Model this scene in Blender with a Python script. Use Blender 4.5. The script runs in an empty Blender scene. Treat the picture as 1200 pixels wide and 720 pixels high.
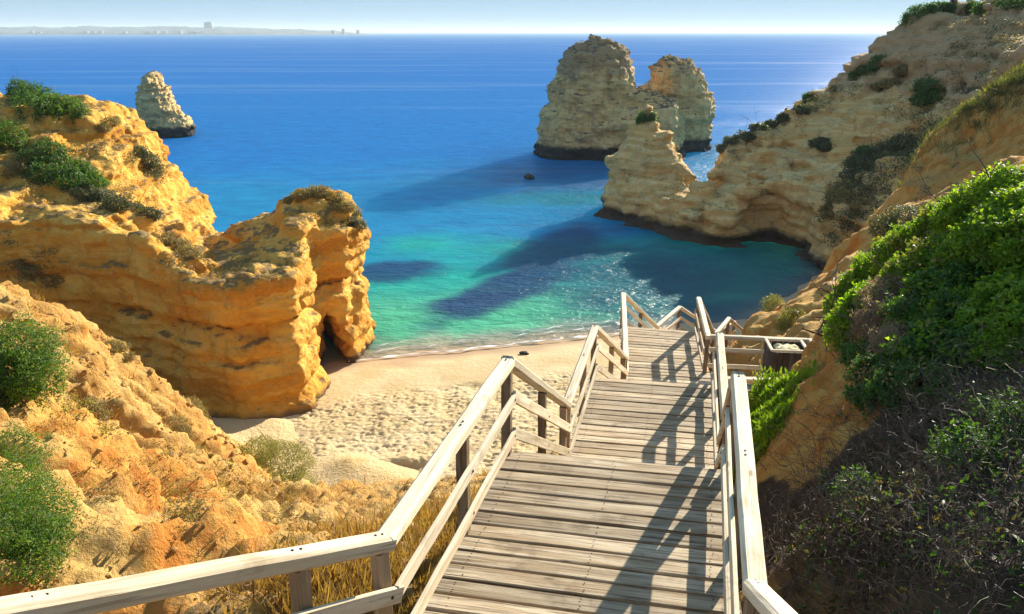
import bpy, math, random
import numpy as np
from mathutils import Vector, Matrix, Quaternion

# ------------------------------------------------------------------ camera, sky, sun, exposure
SC = bpy.context.scene
COL = SC.collection
F = 900.0
PITCH = math.atan(322.0 / F)
SP, CP = math.sin(PITCH), math.cos(PITCH)
cam_d = bpy.data.cameras.new("camera")
cam_d.lens = 36.0 * F / 1200.0
cam_d.sensor_width = 36.0
cam_d.clip_start = 0.05
cam_d.clip_end = 90000
cam = bpy.data.objects.new("camera", cam_d)
COL.objects.link(cam)
cam.rotation_euler = (math.pi / 2 - PITCH, 0, 0)
SC.camera = cam

SUN_AZ, SUN_EL = math.radians(35), math.radians(20)
world = bpy.data.worlds.new("World")
SC.world = world
world.use_nodes = True
wn = world.node_tree
wn.nodes.clear()
sky = wn.nodes.new("ShaderNodeTexSky")
sky.sky_type = 'NISHITA'
sky.sun_disc = False
sky.sun_elevation = SUN_EL
sky.sun_rotation = SUN_AZ
sky.altitude = 30
sky.air_density = 1.0
sky.dust_density = 0.0
sky.ozone_density = 3.0
bg = wn.nodes.new("ShaderNodeBackground")
bg.inputs[1].default_value = 0.15
wo = wn.nodes.new("ShaderNodeOutputWorld")
sky_soft = wn.nodes.new("ShaderNodeGamma")          # softens the whole sky evenly, horizon against zenith
sky_soft.inputs[1].default_value = 0.13
sky_tint = wn.nodes.new("ShaderNodeMix")
sky_tint.data_type, sky_tint.blend_type = 'RGBA', 'MULTIPLY'
sky_tint.inputs[0].default_value = 1.0
sky_tint.inputs[7].default_value = (0.50, 0.79, 1.10, 1)
wn.links.new(sky.outputs[0], sky_soft.inputs[0])
wn.links.new(sky_soft.outputs[0], sky_tint.inputs[6])
wn.links.new(sky_tint.outputs[2], bg.inputs[0])
wn.links.new(bg.outputs[0], wo.inputs[0])

sun_d = bpy.data.lights.new("sun", 'SUN')
sun_d.energy = 3.5
sun_d.angle = math.radians(0.5)
sun_d.color = (1.0, 0.90, 0.73)
sun = bpy.data.objects.new("sun", sun_d)
COL.objects.link(sun)
S_DIR = Vector((math.sin(SUN_AZ) * math.cos(SUN_EL), math.cos(SUN_AZ) * math.cos(SUN_EL), math.sin(SUN_EL)))
sun.rotation_euler = S_DIR.to_track_quat('Z', 'Y').to_euler()
sun.location = S_DIR * 60

SC.view_settings.view_transform = 'Standard'
SC.view_settings.look = 'None'
SC.view_settings.exposure = 1.88
SC.view_settings.gamma = 1
SC.cycles.max_bounces = 6
SC.cycles.diffuse_bounces = 4
SC.cycles.glossy_bounces = 3
SC.cycles.transmission_bounces = 4
SC.cycles.transparent_max_bounces = 6
SC.cycles.caustics_reflective = False
SC.cycles.caustics_refractive = False
SC.cycles.sample_clamp_indirect = 6.0

SEA = -21.0
rng = np.random.default_rng(7)
random.seed(7)

# ------------------------------------------------------------------ helpers
def px(x, y, t):
    """point seen at pixel x, y of the 1200 x 720 photograph, t metres deep"""
    u, v = (x - 600) / F, (360 - y) / F
    return np.array([u * t, (CP + v * SP) * t, (-SP + v * CP) * t])

def pz(x, y, z):
    u, v = (x - 600) / F, (360 - y) / F
    t = z / (-SP + v * CP)
    return np.array([u * t, (CP + v * SP) * t, z])

_perm = np.random.default_rng(3).permutation(256)
_perm = np.concatenate([_perm, _perm, _perm])
_g = np.random.default_rng(4).normal(size=(256, 3))
_g /= np.linalg.norm(_g, axis=1)[:, None]

def noise(P):
    P = np.asarray(P, dtype=np.float64)
    i = np.floor(P).astype(np.int64)
    f = P - i
    i &= 255
    w = f * f * f * (f * (f * 6 - 15) + 10)
    out = np.zeros(len(P))
    for dx in (0, 1):
        a = _perm[(i[:, 0] + dx) & 255]
        wx = w[:, 0] if dx else 1 - w[:, 0]
        for dy in (0, 1):
            b = _perm[a + ((i[:, 1] + dy) & 255)]
            wy = w[:, 1] if dy else 1 - w[:, 1]
            for dz in (0, 1):
                h = _perm[b + ((i[:, 2] + dz) & 255)]
                wz = w[:, 2] if dz else 1 - w[:, 2]
                g = _g[h]
                out += wx * wy * wz * (g[:, 0] * (f[:, 0] - dx) + g[:, 1] * (f[:, 1] - dy) + g[:, 2] * (f[:, 2] - dz))
    return out * 1.5

def fbm(P, octs=4, gain=0.5, lac=2.03):
    P = np.asarray(P, dtype=np.float64)
    a, s = 1.0, np.zeros(len(P))
    for k in range(octs):
        s += a * noise(P + 17.3 * k)
        P = P * lac
        a *= gain
    return s

def ridged(P, octs=3):
    P = np.asarray(P, dtype=np.float64)
    a, s = 1.0, np.zeros(len(P))
    for k in range(octs):
        s += a * (1 - 2 * np.abs(noise(P + 11.7 * k)))
        P = P * 2.1
        a *= 0.5
    return s

class RBF:
    def __init__(self, pts, beta=1.3, smooth=0.02):
        pts = np.asarray(pts, float)
        self.c = pts[:, :2]
        self.b = beta
        n = len(pts)
        d = np.linalg.norm(self.c[:, None] - self.c[None], axis=2)
        A = np.zeros((n + 3, n + 3))
        A[:n, :n] = -(d ** beta) - smooth * np.eye(n) * -1
        A[:n, n] = 1
        A[:n, n + 1:n + 3] = self.c
        A[n:, :n] = A[:n, n:].T
        r = np.zeros(n + 3)
        r[:n] = pts[:, 2]
        self.w = np.linalg.solve(A, r)

    def __call__(self, X, Y):
        X = np.asarray(X, float)
        Y = np.asarray(Y, float)
        sh = X.shape
        x, y = X.ravel(), Y.ravel()
        n = len(self.c)
        out = self.w[n] + self.w[n + 1] * x + self.w[n + 2] * y
        for k in range(n):
            out += self.w[k] * -(((x - self.c[k, 0]) ** 2 + (y - self.c[k, 1]) ** 2) ** (self.b / 2))
        return out.reshape(sh)

def mesh_np(name, V, Fc, smooth=True):
    """mesh from vertex array and an (n, 3) or (n, 4) face array"""
    V = np.asarray(V, np.float32)
    Fc = np.asarray(Fc, np.int32)
    me = bpy.data.meshes.new(name)
    me.vertices.add(len(V))
    me.vertices.foreach_set("co", V.ravel())
    k = Fc.shape[1]
    me.loops.add(Fc.size)
    me.loops.foreach_set("vertex_index", Fc.ravel())
    me.polygons.add(len(Fc))
    me.polygons.foreach_set("loop_start", np.arange(0, Fc.size, k, dtype=np.int32))
    me.polygons.foreach_set("loop_total", np.full(len(Fc), k, np.int32))
    me.polygons.foreach_set("use_smooth", np.full(len(Fc), smooth))
    me.update(calc_edges=True)
    return me

def link(name, me, mat=None, parent=None):
    o = bpy.data.objects.new(name, me)
    COL.objects.link(o)
    if mat is not None and me is not None:
        me.materials.clear()
        me.materials.append(mat)
    if parent is not None:
        o.parent = parent
    return o

def tag(o, label=None, cat=None, group=None, kind=None):
    if label: o["label"] = label
    if cat: o["category"] = cat
    if group: o["group"] = group
    if kind: o["kind"] = kind
    return o

def empty(name, loc, label, cat, group=None):
    o = bpy.data.objects.new(name, None)
    COL.objects.link(o)
    o.location = loc
    o.empty_display_size = 0.3
    return tag(o, label, cat, group)

def vcol(me, name, C):
    a = me.color_attributes.new(name, 'FLOAT_COLOR', 'POINT')
    C = np.asarray(C, np.float32)
    if C.ndim == 1:
        C = np.repeat(C[:, None], 3, 1)
    A = np.ones((len(C), 4), np.float32)
    A[:, :3] = C
    a.data.foreach_set("color", A.ravel())

def vnormals(V, Fc):
    V = np.asarray(V, float)
    if Fc.shape[1] == 4:
        n = np.cross(V[Fc[:, 2]] - V[Fc[:, 0]], V[Fc[:, 3]] - V[Fc[:, 1]])
    else:
        n = np.cross(V[Fc[:, 1]] - V[Fc[:, 0]], V[Fc[:, 2]] - V[Fc[:, 0]])
    N = np.zeros_like(V)
    for k in range(Fc.shape[1]):
        for c in range(3):
            N[:, c] += np.bincount(Fc[:, k], n[:, c], len(V))
    return N / np.maximum(np.linalg.norm(N, axis=1)[:, None], 1e-9)

def grid_faces(nx, ny):
    i = np.arange(nx - 1)[:, None] * ny + np.arange(ny - 1)[None]
    i = i.ravel()
    return np.stack([i, i + ny, i + ny + 1, i + 1], 1)

def surface_nets(vals, org, h):
    nx, ny, nz = vals.shape
    ins = vals < 0
    cs = [(a, b, c) for a in (0, 1) for b in (0, 1) for c in (0, 1)]
    def sub(A, c):
        return A[c[0]:nx - 1 + c[0], c[1]:ny - 1 + c[1], c[2]:nz - 1 + c[2]]
    cnt = sum(sub(ins, c).astype(np.int8) for c in cs)
    act = (cnt > 0) & (cnt < 8)
    ii = np.argwhere(act)
    idx = -np.ones(act.shape, np.int64)
    idx[act] = np.arange(len(ii))
    cv = {c: vals[ii[:, 0] + c[0], ii[:, 1] + c[1], ii[:, 2] + c[2]] for c in cs}
    acc = np.zeros((len(ii), 3))
    n = np.zeros(len(ii))
    for a in cs:
        for ax in range(3):
            if a[ax] == 0:
                b = list(a); b[ax] = 1; b = tuple(b)
                va, vb = cv[a], cv[b]
                m = (va < 0) != (vb < 0)
                t = np.where(m, va / np.where(m, va - vb, 1), 0)
                p = np.repeat(np.array(a, float)[None], len(ii), 0)
                p[:, ax] = t
                acc += np.where(m[:, None], p, 0)
                n += m
    V = (ii + acc / n[:, None]) * h + np.array(org)
    faces = []
    for ax in range(3):
        sl = [slice(1, -1)] * 3
        sl[ax] = slice(0, -1)
        A = ins[tuple(sl)]
        s2 = list(sl); s2[ax] = slice(1, None)
        B = ins[tuple(s2)]
        for flip, M in ((False, A & ~B), (True, ~A & B)):
            q = np.argwhere(M)
            if not len(q): continue
            base = q + 1
            base[:, ax] = q[:, ax]
            o1, o2 = [(1, 2), (2, 0), (0, 1)][ax]
            def cell(d1, d2):
                c = base.copy(); c[:, o1] -= d1; c[:, o2] -= d2
                return idx[c[:, 0], c[:, 1], c[:, 2]]
            f = np.stack([cell(1, 1), cell(0, 1), cell(0, 0), cell(1, 0)], 1)
            faces.append(f[:, ::-1] if flip else f)
    Fc = np.concatenate(faces)
    Fc = Fc[(Fc >= 0).all(1)]
    return V, Fc

def poly_sd(x, y, poly):
    """signed distance to a polygon, negative inside"""
    poly = np.asarray(poly, float)
    d = np.full(x.shape, 1e9)
    ins = np.zeros(x.shape, bool)
    n = len(poly)
    for i in range(n):
        a, b = poly[i], poly[(i + 1) % n]
        ex, ey = b - a
        wx, wy = x - a[0], y - a[1]
        t = np.clip((wx * ex + wy * ey) / (ex * ex + ey * ey + 1e-12), 0, 1)
        d = np.minimum(d, (wx - ex * t) ** 2 + (wy - ey * t) ** 2)
        c = ((a[1] <= y) & (b[1] > y)) | ((b[1] <= y) & (a[1] > y))
        xi = a[0] + (y - a[1]) / (ey if abs(ey) > 1e-9 else 1e-9) * ex
        ins ^= c & (x < xi)
    return np.where(ins, -np.sqrt(d), np.sqrt(d))

def smax(a, b, k):
    h = np.clip(0.5 - 0.5 * (b - a) / k, 0, 1)
    return b * (1 - h) + a * h + k * h * (1 - h)

def smin(a, b, k):
    return -smax(-a, -b, k)

# ------------------------------------------------------------------ materials
def new_mat(name):
    m = bpy.data.materials.new(name)
    m.use_nodes = True
    nt = m.node_tree
    nt.nodes.clear()
    out = nt.nodes.new("ShaderNodeOutputMaterial")
    p = nt.nodes.new("ShaderNodeBsdfPrincipled")
    nt.links.new(p.outputs[0], out.inputs[0])
    p.inputs["Roughness"].default_value = 0.9
    p.inputs["Specular IOR Level"].default_value = 0.2
    return m, nt, p, out

class N:
    """tiny node-tree writer"""
    def __init__(s, nt): s.nt = nt
    def n(s, t, **k):
        x = s.nt.nodes.new(t)
        for a, b in k.items(): setattr(x, a, b)
        return x
    def put(s, sock, v):
        if isinstance(v, bpy.types.NodeSocket): s.nt.links.new(v, sock)
        elif v is not None:
            if hasattr(sock.default_value, '__len__') and isinstance(v, (tuple, list)) and len(v) == 3 and len(sock.default_value) == 4:
                v = (*v, 1)
            sock.default_value = v
    def pos(s): return s.n("ShaderNodeNewGeometry").outputs["Position"]
    def nrm(s): return s.n("ShaderNodeNewGeometry").outputs["Normal"]
    def obj(s): return s.n("ShaderNodeTexCoord").outputs["Object"]
    def rand(s): return s.n("ShaderNodeObjectInfo").outputs["Random"]
    def attr(s, name): return s.n("ShaderNodeAttribute", attribute_name=name).outputs["Color"]
    def attf(s, name): return s.n("ShaderNodeAttribute", attribute_name=name).outputs["Fac"]
    def xyz(s, v):
        return s.n2("ShaderNodeSeparateXYZ", v).outputs
    def n2(s, t, *ins, **k):
        x = s.n(t, **k)
        for i, v in enumerate(ins): s.put(x.inputs[i], v)
        return x
    def math(s, op, a, b=None, c=None):
        return s.n2("ShaderNodeMath", a, b, c, operation=op).outputs[0]
    def vmath(s, op, a, b=None):
        return s.n2("ShaderNodeVectorMath", a, b, operation=op).outputs[0]
    def scale(s, v, xyz):
        return s.vmath('MULTIPLY', v, xyz)
    def noise(s, v, scale, detail=4, rough=0.55, dist=0.0, col=False):
        x = s.n("ShaderNodeTexNoise")
        s.put(x.inputs["Vector"], v)
        x.inputs["Scale"].default_value = scale
        x.inputs["Detail"].default_value = detail
        x.inputs["Roughness"].default_value = rough
        x.inputs["Distortion"].default_value = dist
        return x.outputs["Color" if col else "Fac"]
    def vor(s, v, scale, feature='F1', out="Distance"):
        x = s.n("ShaderNodeTexVoronoi", feature=feature)
        s.put(x.inputs["Vector"], v)
        x.inputs["Scale"].default_value = scale
        return x.outputs[out]
    def ramp(s, f, stops, interp='LINEAR'):
        x = s.n("ShaderNodeValToRGB")
        x.color_ramp.interpolation = interp
        e = x.color_ramp.elements
        while len(e) < len(stops): e.new(0.5)
        for el, (p, c) in zip(e, stops):
            el.position = p
            el.color = (*c, 1) if len(c) == 3 else c
        s.put(x.inputs[0], f)
        return x.outputs[0]
    def step(s, f, a, b):
        x = s.n("ShaderNodeMapRange", interpolation_type='SMOOTHSTEP')
        s.put(x.inputs[0], f)
        x.inputs[1].default_value, x.inputs[2].default_value = a, b
        return x.outputs[0]
    def mix(s, f, a, b, blend='MIX'):
        x = s.n("ShaderNodeMix", data_type='RGBA', blend_type=blend)
        s.put(x.inputs[0], f); s.put(x.inputs[6], a); s.put(x.inputs[7], b)
        return x.outputs[2]
    def bump(s, h, strength=0.5, dist=0.1, normal=None):
        x = s.n("ShaderNodeBump")
        s.put(x.inputs["Height"], h)
        x.inputs["Strength"].default_value = strength
        x.inputs["Distance"].default_value = dist
        if normal is not None: s.put(x.inputs["Normal"], normal)
        return x.outputs[0]

def rock_mat(name, strata, blotch, dark, per=0.16, cap=None, wet=None, lichen=None, crack=1.0, bump=0.85, pale_c=(0.70, 0.56, 0.30)):
    """layered rock: colour follows warped height, with blotches, cracks, a lichen cover on flat tops, a wet foot"""
    m, nt, p, out = new_mat(name)
    g = N(nt)
    P = g.pos()
    z = g.xyz(P)[2]
    warp = g.noise(P, 0.22, 3)
    warp2 = g.noise(P, 1.3, 4)
    zz = g.math('ADD', g.math('MULTIPLY', z, per), g.math('ADD', g.math('MULTIPLY', warp, 0.55), g.math('MULTIPLY', warp2, 0.10)))
    lay = g.noise(g.n2("ShaderNodeCombineXYZ", 0.0, 0.0, g.math('MULTIPLY', zz, 3.0)).outputs[0], 1.0, 4, 0.6)
    c = g.ramp(lay, strata)
    b = g.noise(P, 0.45, 5, 0.62)
    c = g.mix(g.step(b, 0.46, 0.66), c, blotch)
    fine = g.noise(g.scale(P, (1, 1, 2.2)), 2.3, 8, 0.68)
    c = g.mix(g.step(fine, 0.58, 0.74), c, dark)
    pale = g.noise(P, 4.6, 5, 0.6)
    c = g.mix(g.math('MULTIPLY', g.step(pale, 0.5, 0.72), 0.35), c, pale_c)
    stain = g.noise(g.scale(P, (1.3, 1.3, 0.16)), 1.0, 5, 0.6)
    c = g.mix(g.math('MULTIPLY', g.step(stain, 0.52, 0.72), 0.5), c, dark)
    if cap:
        cz = g.math('ADD', z, g.math('MULTIPLY', g.math('SUBTRACT', g.noise(P, 0.25, 5, 0.6), 0.5), 14.0))
        c = g.mix(g.math('MULTIPLY', g.step(cz, cap[0], cap[0] + 3.0), cap[2]), c, cap[1])
    if lichen:
        nz = g.xyz(g.nrm())[2]
        l = g.math('ADD', g.math('MULTIPLY', nz, 0.55), g.math('MULTIPLY', g.noise(P, 0.9, 6, 0.66), 0.9))
        c = g.mix(g.step(l, lichen[0], lichen[0] + 0.14), c, lichen[1])
    if wet:
        wz = g.math('SUBTRACT', z, g.math('MULTIPLY', g.noise(P, 0.8, 4), wet[1]))
        f = g.step(wz, SEA + wet[0] - 0.35 - wet[1] * 0.5, SEA + wet[0] + 0.35 - wet[1] * 0.5)
        c = g.mix(f, wet[2], c)
    nt.links.new(c, p.inputs["Base Color"])
    h1 = g.noise(g.scale(P, (1, 1, 2.6)), 0.9, 9, 0.68)
    h2 = g.vor(g.vmath('ADD', P, g.scale(g.noise(P, 1.2, 3, col=True), (0.8, 0.8, 0.8))), 1.1)
    h = g.math('ADD', h1, g.math('MULTIPLY', h2, 0.22 * crack))
    h = g.math('ADD', h, g.math('MULTIPLY', lay, 0.5))
    h3 = g.noise(P, 9.0, 4, 0.6)
    nn = g.bump(h, bump, 0.55)
    pit = g.vor(g.vmath('ADD', P, g.scale(g.noise(P, 3.0, 2, col=True), (0.3, 0.3, 0.3))), 2.6)
    pits = g.math('MULTIPLY', g.step(pit, 0.12, 0.34), g.step(g.noise(P, 0.5, 3), 0.42, 0.6))
    nt.links.new(g.bump(g.math('ADD', g.math('MULTIPLY', h3, 0.7), pits), 0.6, 0.12, nn), p.inputs["Normal"])
    return m

def wood_mat(name, base, pale, dark, grain=1.0):
    m, nt, p, out = new_mat(name)
    g = N(nt)
    r = g.rand()
    P = g.vmath('ADD', g.obj(), g.n2("ShaderNodeCombineXYZ", g.math('MULTIPLY', r, 37.0), g.math('MULTIPLY', r, 91.0), g.math('MULTIPLY', r, 53.0)).outputs[0])
    fib = g.noise(g.scale(P, (1.1, 34, 34)), 1.0, 6, 0.65, 0.6)
    wide = g.noise(g.scale(P, (0.8, 7, 7)), 1.0, 4, 0.55, 1.2)
    c = g.mix(g.step(wide, 0.35, 0.68), base, pale)
    c = g.mix(g.math('MULTIPLY', g.step(fib, 0.48, 0.68), 0.75 * grain), c, dark)
    blot = g.noise(P, 3.2, 5, 0.6)
    c = g.mix(g.math('MULTIPLY', g.step(blot, 0.55, 0.75), 0.55), c, dark)
    knot = g.vor(g.scale(P, (1.0, 3.2, 3.2)), 1.5)
    c = g.mix(g.math('MULTIPLY', g.math('SUBTRACT', 1.0, g.step(knot, 0.04, 0.12)), 0.7), c, (dark[0] * 0.5, dark[1] * 0.45, dark[2] * 0.4))
    tone = g.math('ADD', 0.70, g.math('MULTIPLY', r, 0.55))
    c = g.mix(1.0, c, g.n2("ShaderNodeCombineColor", tone, tone, g.math('MULTIPLY', tone, 0.98)).outputs[0], 'MULTIPLY')
    nt.links.new(c, p.inputs["Base Color"])
    p.inputs["Roughness"].default_value = 0.75
    crack = g.noise(g.scale(P, (0.6, 60, 60)), 1.0, 3, 0.6, 0.3)
    h = g.math('ADD', fib, g.math('MULTIPLY', g.step(crack, 0.62, 0.70), -0.8))
    split = g.step(g.noise(g.scale(P, (0.9, 26, 26)), 1.0, 2, 0.5, 0.2), 0.70, 0.73)
    nt.links.new(g.mix(g.math('MULTIPLY', split, 0.6 * grain), c, (dark[0] * .35, dark[1] * .35, dark[2] * .35)), p.inputs["Base Color"])
    nt.links.new(g.bump(h, 0.7, 0.008), p.inputs["Normal"])
    return m

def leaf_mat(name, cols, trans=0.45, scale=1.6, hue_var=0.7):
    """leaf: colour varies with each leaf's own random value and with clumps; light passes through"""
    m, nt, p, out = new_mat(name)
    g = N(nt)
    v = g.attf("leaf_value")
    cl = g.noise(g.pos(), scale, 3, 0.6)
    f = g.math('ADD', g.math('MULTIPLY', v, 0.55 * hue_var), g.math('MULTIPLY', cl, 0.9 - 0.45 * hue_var))
    c = g.ramp(f, [(0.15, cols[0]), (0.5, cols[1]), (0.85, cols[2])])
    nt.links.new(c, p.inputs["Base Color"])
    p.inputs["Roughness"].default_value = 0.55
    p.inputs["Specular IOR Level"].default_value = 0.3
    t = nt.nodes.new("ShaderNodeBsdfTranslucent")
    nt.links.new(g.mix(1.0, c, (1.5, 1.6, 0.6), 'MULTIPLY'), t.inputs[0])
    mx = nt.nodes.new("ShaderNodeMixShader")
    mx.inputs[0].default_value = trans
    nt.links.new(p.outputs[0], mx.inputs[1])
    nt.links.new(t.outputs[0], mx.inputs[2])
    nt.links.new(mx.outputs[0], out.inputs[0])
    return m

M_PROM = rock_mat("ochre_rock",
    [(0.30, (0.62, 0.235, 0.018)), (0.42, (0.76, 0.37, 0.045)), (0.52, (0.80, 0.48, 0.10)), (0.60, (0.62, 0.25, 0.018)), (0.72, (0.82, 0.54, 0.15))],
    (0.70, 0.31, 0.035), (0.34, 0.135, 0.022), per=0.17, lichen=(0.88, (0.25, 0.16, 0.06)), wet=(0.7, 0.4, (0.12, 0.08, 0.05)))
M_HEAD = rock_mat("pale_rock",
    [(0.30, (0.58, 0.34, 0.11)), (0.40, (0.80, 0.57, 0.24)), (0.50, (0.64, 0.38, 0.12)), (0.58, (0.82, 0.60, 0.27)), (0.66, (0.58, 0.33, 0.11)), (0.76, (0.80, 0.56, 0.23))],
    (0.62, 0.41, 0.17), (0.30, 0.20, 0.10), per=0.34, cap=(-7.5, (0.42, 0.27, 0.15), 0.7), lichen=(1.0, (0.22, 0.17, 0.09)), wet=(1.3, 1.0, (0.085, 0.065, 0.045)))
M_STACK = rock_mat("stack_rock",
    [(0.30, (0.62, 0.39, 0.14)), (0.45, (0.80, 0.58, 0.26)), (0.58, (0.66, 0.43, 0.16)), (0.72, (0.82, 0.62, 0.31))],
    (0.58, 0.39, 0.17), (0.24, 0.165, 0.09), per=0.20, cap=(-8.0, (0.32, 0.215, 0.125), 0.75), lichen=(0.84, (0.15, 0.115, 0.075)), wet=(2.3, 0.9, (0.06, 0.055, 0.045)))
M_RAIL = wood_mat("weathered_rail_wood", (0.60, 0.49, 0.34), (0.75, 0.66, 0.51), (0.29, 0.20, 0.115), 0.65)
M_DECK = wood_mat("weathered_deck_wood", (0.37, 0.27, 0.165), (0.56, 0.455, 0.32), (0.12, 0.075, 0.042), 1.25)
M_POST = wood_mat("brown_post_wood", (0.25, 0.165, 0.095), (0.34, 0.25, 0.16), (0.12, 0.075, 0.045))
M_BIN = wood_mat("dark_bin_wood", (0.060, 0.048, 0.040), (0.10, 0.085, 0.075), (0.03, 0.024, 0.02))

def soil_mat():
    m, nt, p, out = new_mat("sandy_soil")
    g = N(nt)
    P = g.pos()
    nz = g.xyz(g.nrm())[2]
    a = g.attr("soil")            # r: red clay, g: dry scrub litter, b: beach sand
    sep = g.n2("ShaderNodeSeparateColor", a).outputs
    big = g.noise(P, 0.5, 5, 0.62)
    fine = g.noise(P, 5.0, 6, 0.65)
    c = g.mix(g.step(big, 0.38, 0.64), (0.45, 0.24, 0.062), (0.53, 0.34, 0.112))
    clay = g.mix(g.step(g.noise(g.scale(P, (1, 1, 0.35)), 1.6, 6, 0.62), 0.4, 0.62), (0.50, 0.195, 0.035), (0.60, 0.345, 0.085))
    cf = g.math('ADD', sep[0], g.math('MULTIPLY', g.math('SUBTRACT', g.noise(P, 1.1, 6, 0.65), 0.5), 1.6))
    c = g.mix(g.step(cf, 0.35, 0.62), c, clay)
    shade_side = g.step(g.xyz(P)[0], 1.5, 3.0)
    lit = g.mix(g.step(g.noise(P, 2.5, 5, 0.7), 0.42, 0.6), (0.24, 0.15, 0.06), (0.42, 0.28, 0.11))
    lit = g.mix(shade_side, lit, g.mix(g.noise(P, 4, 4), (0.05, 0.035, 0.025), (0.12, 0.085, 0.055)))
    lf = g.math('ADD', sep[1], g.math('MULTIPLY', g.math('SUBTRACT', g.noise(P, 1.7, 7, 0.7), 0.5), 1.7))
    c = g.mix(g.step(lf, 0.42, 0.64), c, lit)
    c = g.mix(g.math('MULTIPLY', g.step(fine, 0.57, 0.70), 0.6), c, (0.24, 0.145, 0.06))
    c = g.mix(sep[2], c, (0.62, 0.46, 0.24))
    nt.links.new(c, p.inputs["Base Color"])
    h = g.math('ADD', g.math('ADD', g.noise(P, 1.4, 9, 0.70), g.math('MULTIPLY', g.noise(P, 7.0, 5, 0.7), 0.40)), g.math('MULTIPLY', g.vor(P, 5.0), 0.14))
    nt.links.new(g.bump(h, 0.8, 0.30), p.inputs["Normal"])
    return m
M_SOIL = soil_mat()

def sand_mat():
    m, nt, p, out = new_mat("beach_sand")
    g = N(nt)
    P = g.pos()
    w = g.attf("wet")
    c = g.mix(g.step(g.noise(P, 0.35, 4), 0.4, 0.62), (0.53, 0.395, 0.205), (0.61, 0.47, 0.27))
    c = g.mix(g.math('MULTIPLY', g.step(g.noise(P, 14, 4, 0.7), 0.55, 0.7), 0.35), c, (0.40, 0.29, 0.15))
    r = g.attf("red")
    c = g.mix(r, c, (0.42, 0.20, 0.06))
    c = g.mix(w, c, (0.45, 0.31, 0.175))
    nt.links.new(c, p.inputs["Base Color"])
    nt.links.new(g.math('SUBTRACT', 0.92, g.math('MULTIPLY', w, 0.52)), p.inputs["Roughness"])
    h = g.math('ADD', g.noise(P, 3.0, 5, 0.6), g.math('MULTIPLY', g.noise(P, 22, 3), 0.2))
    nt.links.new(g.bump(g.math('MULTIPLY', h, g.math('SUBTRACT', 1.0, w)), 0.5, 0.12), p.inputs["Normal"])
    return m
M_SAND = sand_mat()

def water_mat():
    m, nt, p, out = new_mat("sea_water")
    g = N(nt)
    P = g.pos()
    c = g.attr("water_colour")
    mott = g.noise(g.scale(P, (0.7, 1.2, 1)), 0.33, 5, 0.6)
    c = g.mix(1.0, c, g.ramp(mott, [(0.3, (0.72, 0.78, 0.84)), (0.7, (1.25, 1.2, 1.12))]), 'MULTIPLY')
    Q = g.scale(P, (1.0, 1.8, 1.0))
    h = g.math('ADD', g.noise(Q, 0.5, 3, 0.55, 0.5), g.math('MULTIPLY', g.noise(Q, 1.7, 4, 0.62, 0.4), 0.45))
    h = g.math('ADD', h, g.math('MULTIPLY', g.noise(g.scale(P, (0.5, 1, 1)), 0.09, 3), 1.6))
    nb = g.bump(h, 0.72, 0.55)
    p.subsurface_method = 'BURLEY'
    p.inputs["Subsurface Weight"].default_value = 1.0
    p.inputs["Subsurface Radius"].default_value = (0.5, 0.9, 1.0)
    nt.links.new(g.math("MULTIPLY", g.attf("depth_scatter"), 45.0), p.inputs["Subsurface Scale"])
    nt.links.new(c, p.inputs["Base Color"])
    p.inputs["Roughness"].default_value = 1.0
    p.inputs["Specular IOR Level"].default_value = 0.0
    nt.links.new(nb, p.inputs["Normal"])
    gl = nt.nodes.new("ShaderNodeBsdfGlossy")
    gl.inputs["Roughness"].default_value = 0.31
    nt.links.new(nb, gl.inputs["Normal"])
    fr = nt.nodes.new("ShaderNodeFresnel")
    fr.inputs[0].default_value = 1.33
    nt.links.new(nb, fr.inputs["Normal"])
    slick = g.noise(g.scale(P, (0.0035, 0.028, 1)), 1.0, 4, 0.6)
    cap = g.math('ADD', 0.11, g.math('MULTIPLY', g.step(slick, 0.5, 0.68), 0.16))
    mx = nt.nodes.new("ShaderNodeMixShader")
    nt.links.new(g.math('MINIMUM', fr.outputs[0], cap), mx.inputs[0])
    nt.links.new(p.outputs[0], mx.inputs[1])
    nt.links.new(gl.outputs[0], mx.inputs[2])
    nt.links.new(mx.outputs[0], out.inputs[0])
    return m
M_WATER = water_mat()

M_LEAF_BRIGHT = leaf_mat("bright_leaf", [(0.07, 0.145, 0.012), (0.16, 0.27, 0.018), (0.35, 0.41, 0.035)], 0.6)
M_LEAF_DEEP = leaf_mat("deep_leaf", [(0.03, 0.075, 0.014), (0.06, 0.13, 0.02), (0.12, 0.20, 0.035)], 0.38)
M_LEAF_MID = leaf_mat("mid_green_leaf", [(0.035, 0.085, 0.010), (0.085, 0.165, 0.016), (0.20, 0.26, 0.03)], 0.42, 3.5)
M_LEAF_GREY = leaf_mat("grey_leaf", [(0.045, 0.055, 0.022), (0.085, 0.095, 0.04), (0.15, 0.15, 0.065)], 0.3)
M_LEAF_DRY = leaf_mat("dry_leaf", [(0.13, 0.085, 0.03), (0.24, 0.175, 0.06), (0.36, 0.29, 0.11)], 0.3)
M_LEAF_YEL = leaf_mat("yellow_green_leaf", [(0.12, 0.12, 0.025), (0.22, 0.21, 0.045), (0.34, 0.31, 0.08)], 0.35)
M_LEAF_PINK = leaf_mat("faded_flower_leaf", [(0.17, 0.11, 0.085), (0.30, 0.21, 0.16), (0.44, 0.34, 0.26)], 0.4)
M_LEAF_ICE = leaf_mat("succulent_leaf", [(0.07, 0.14, 0.010), (0.15, 0.25, 0.016), (0.32, 0.36, 0.03)], 0.35)
M_TWIG = leaf_mat("dark_twig", [(0.05, 0.034, 0.025), (0.105, 0.072, 0.05), (0.20, 0.145, 0.10)], 0.0)
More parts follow.
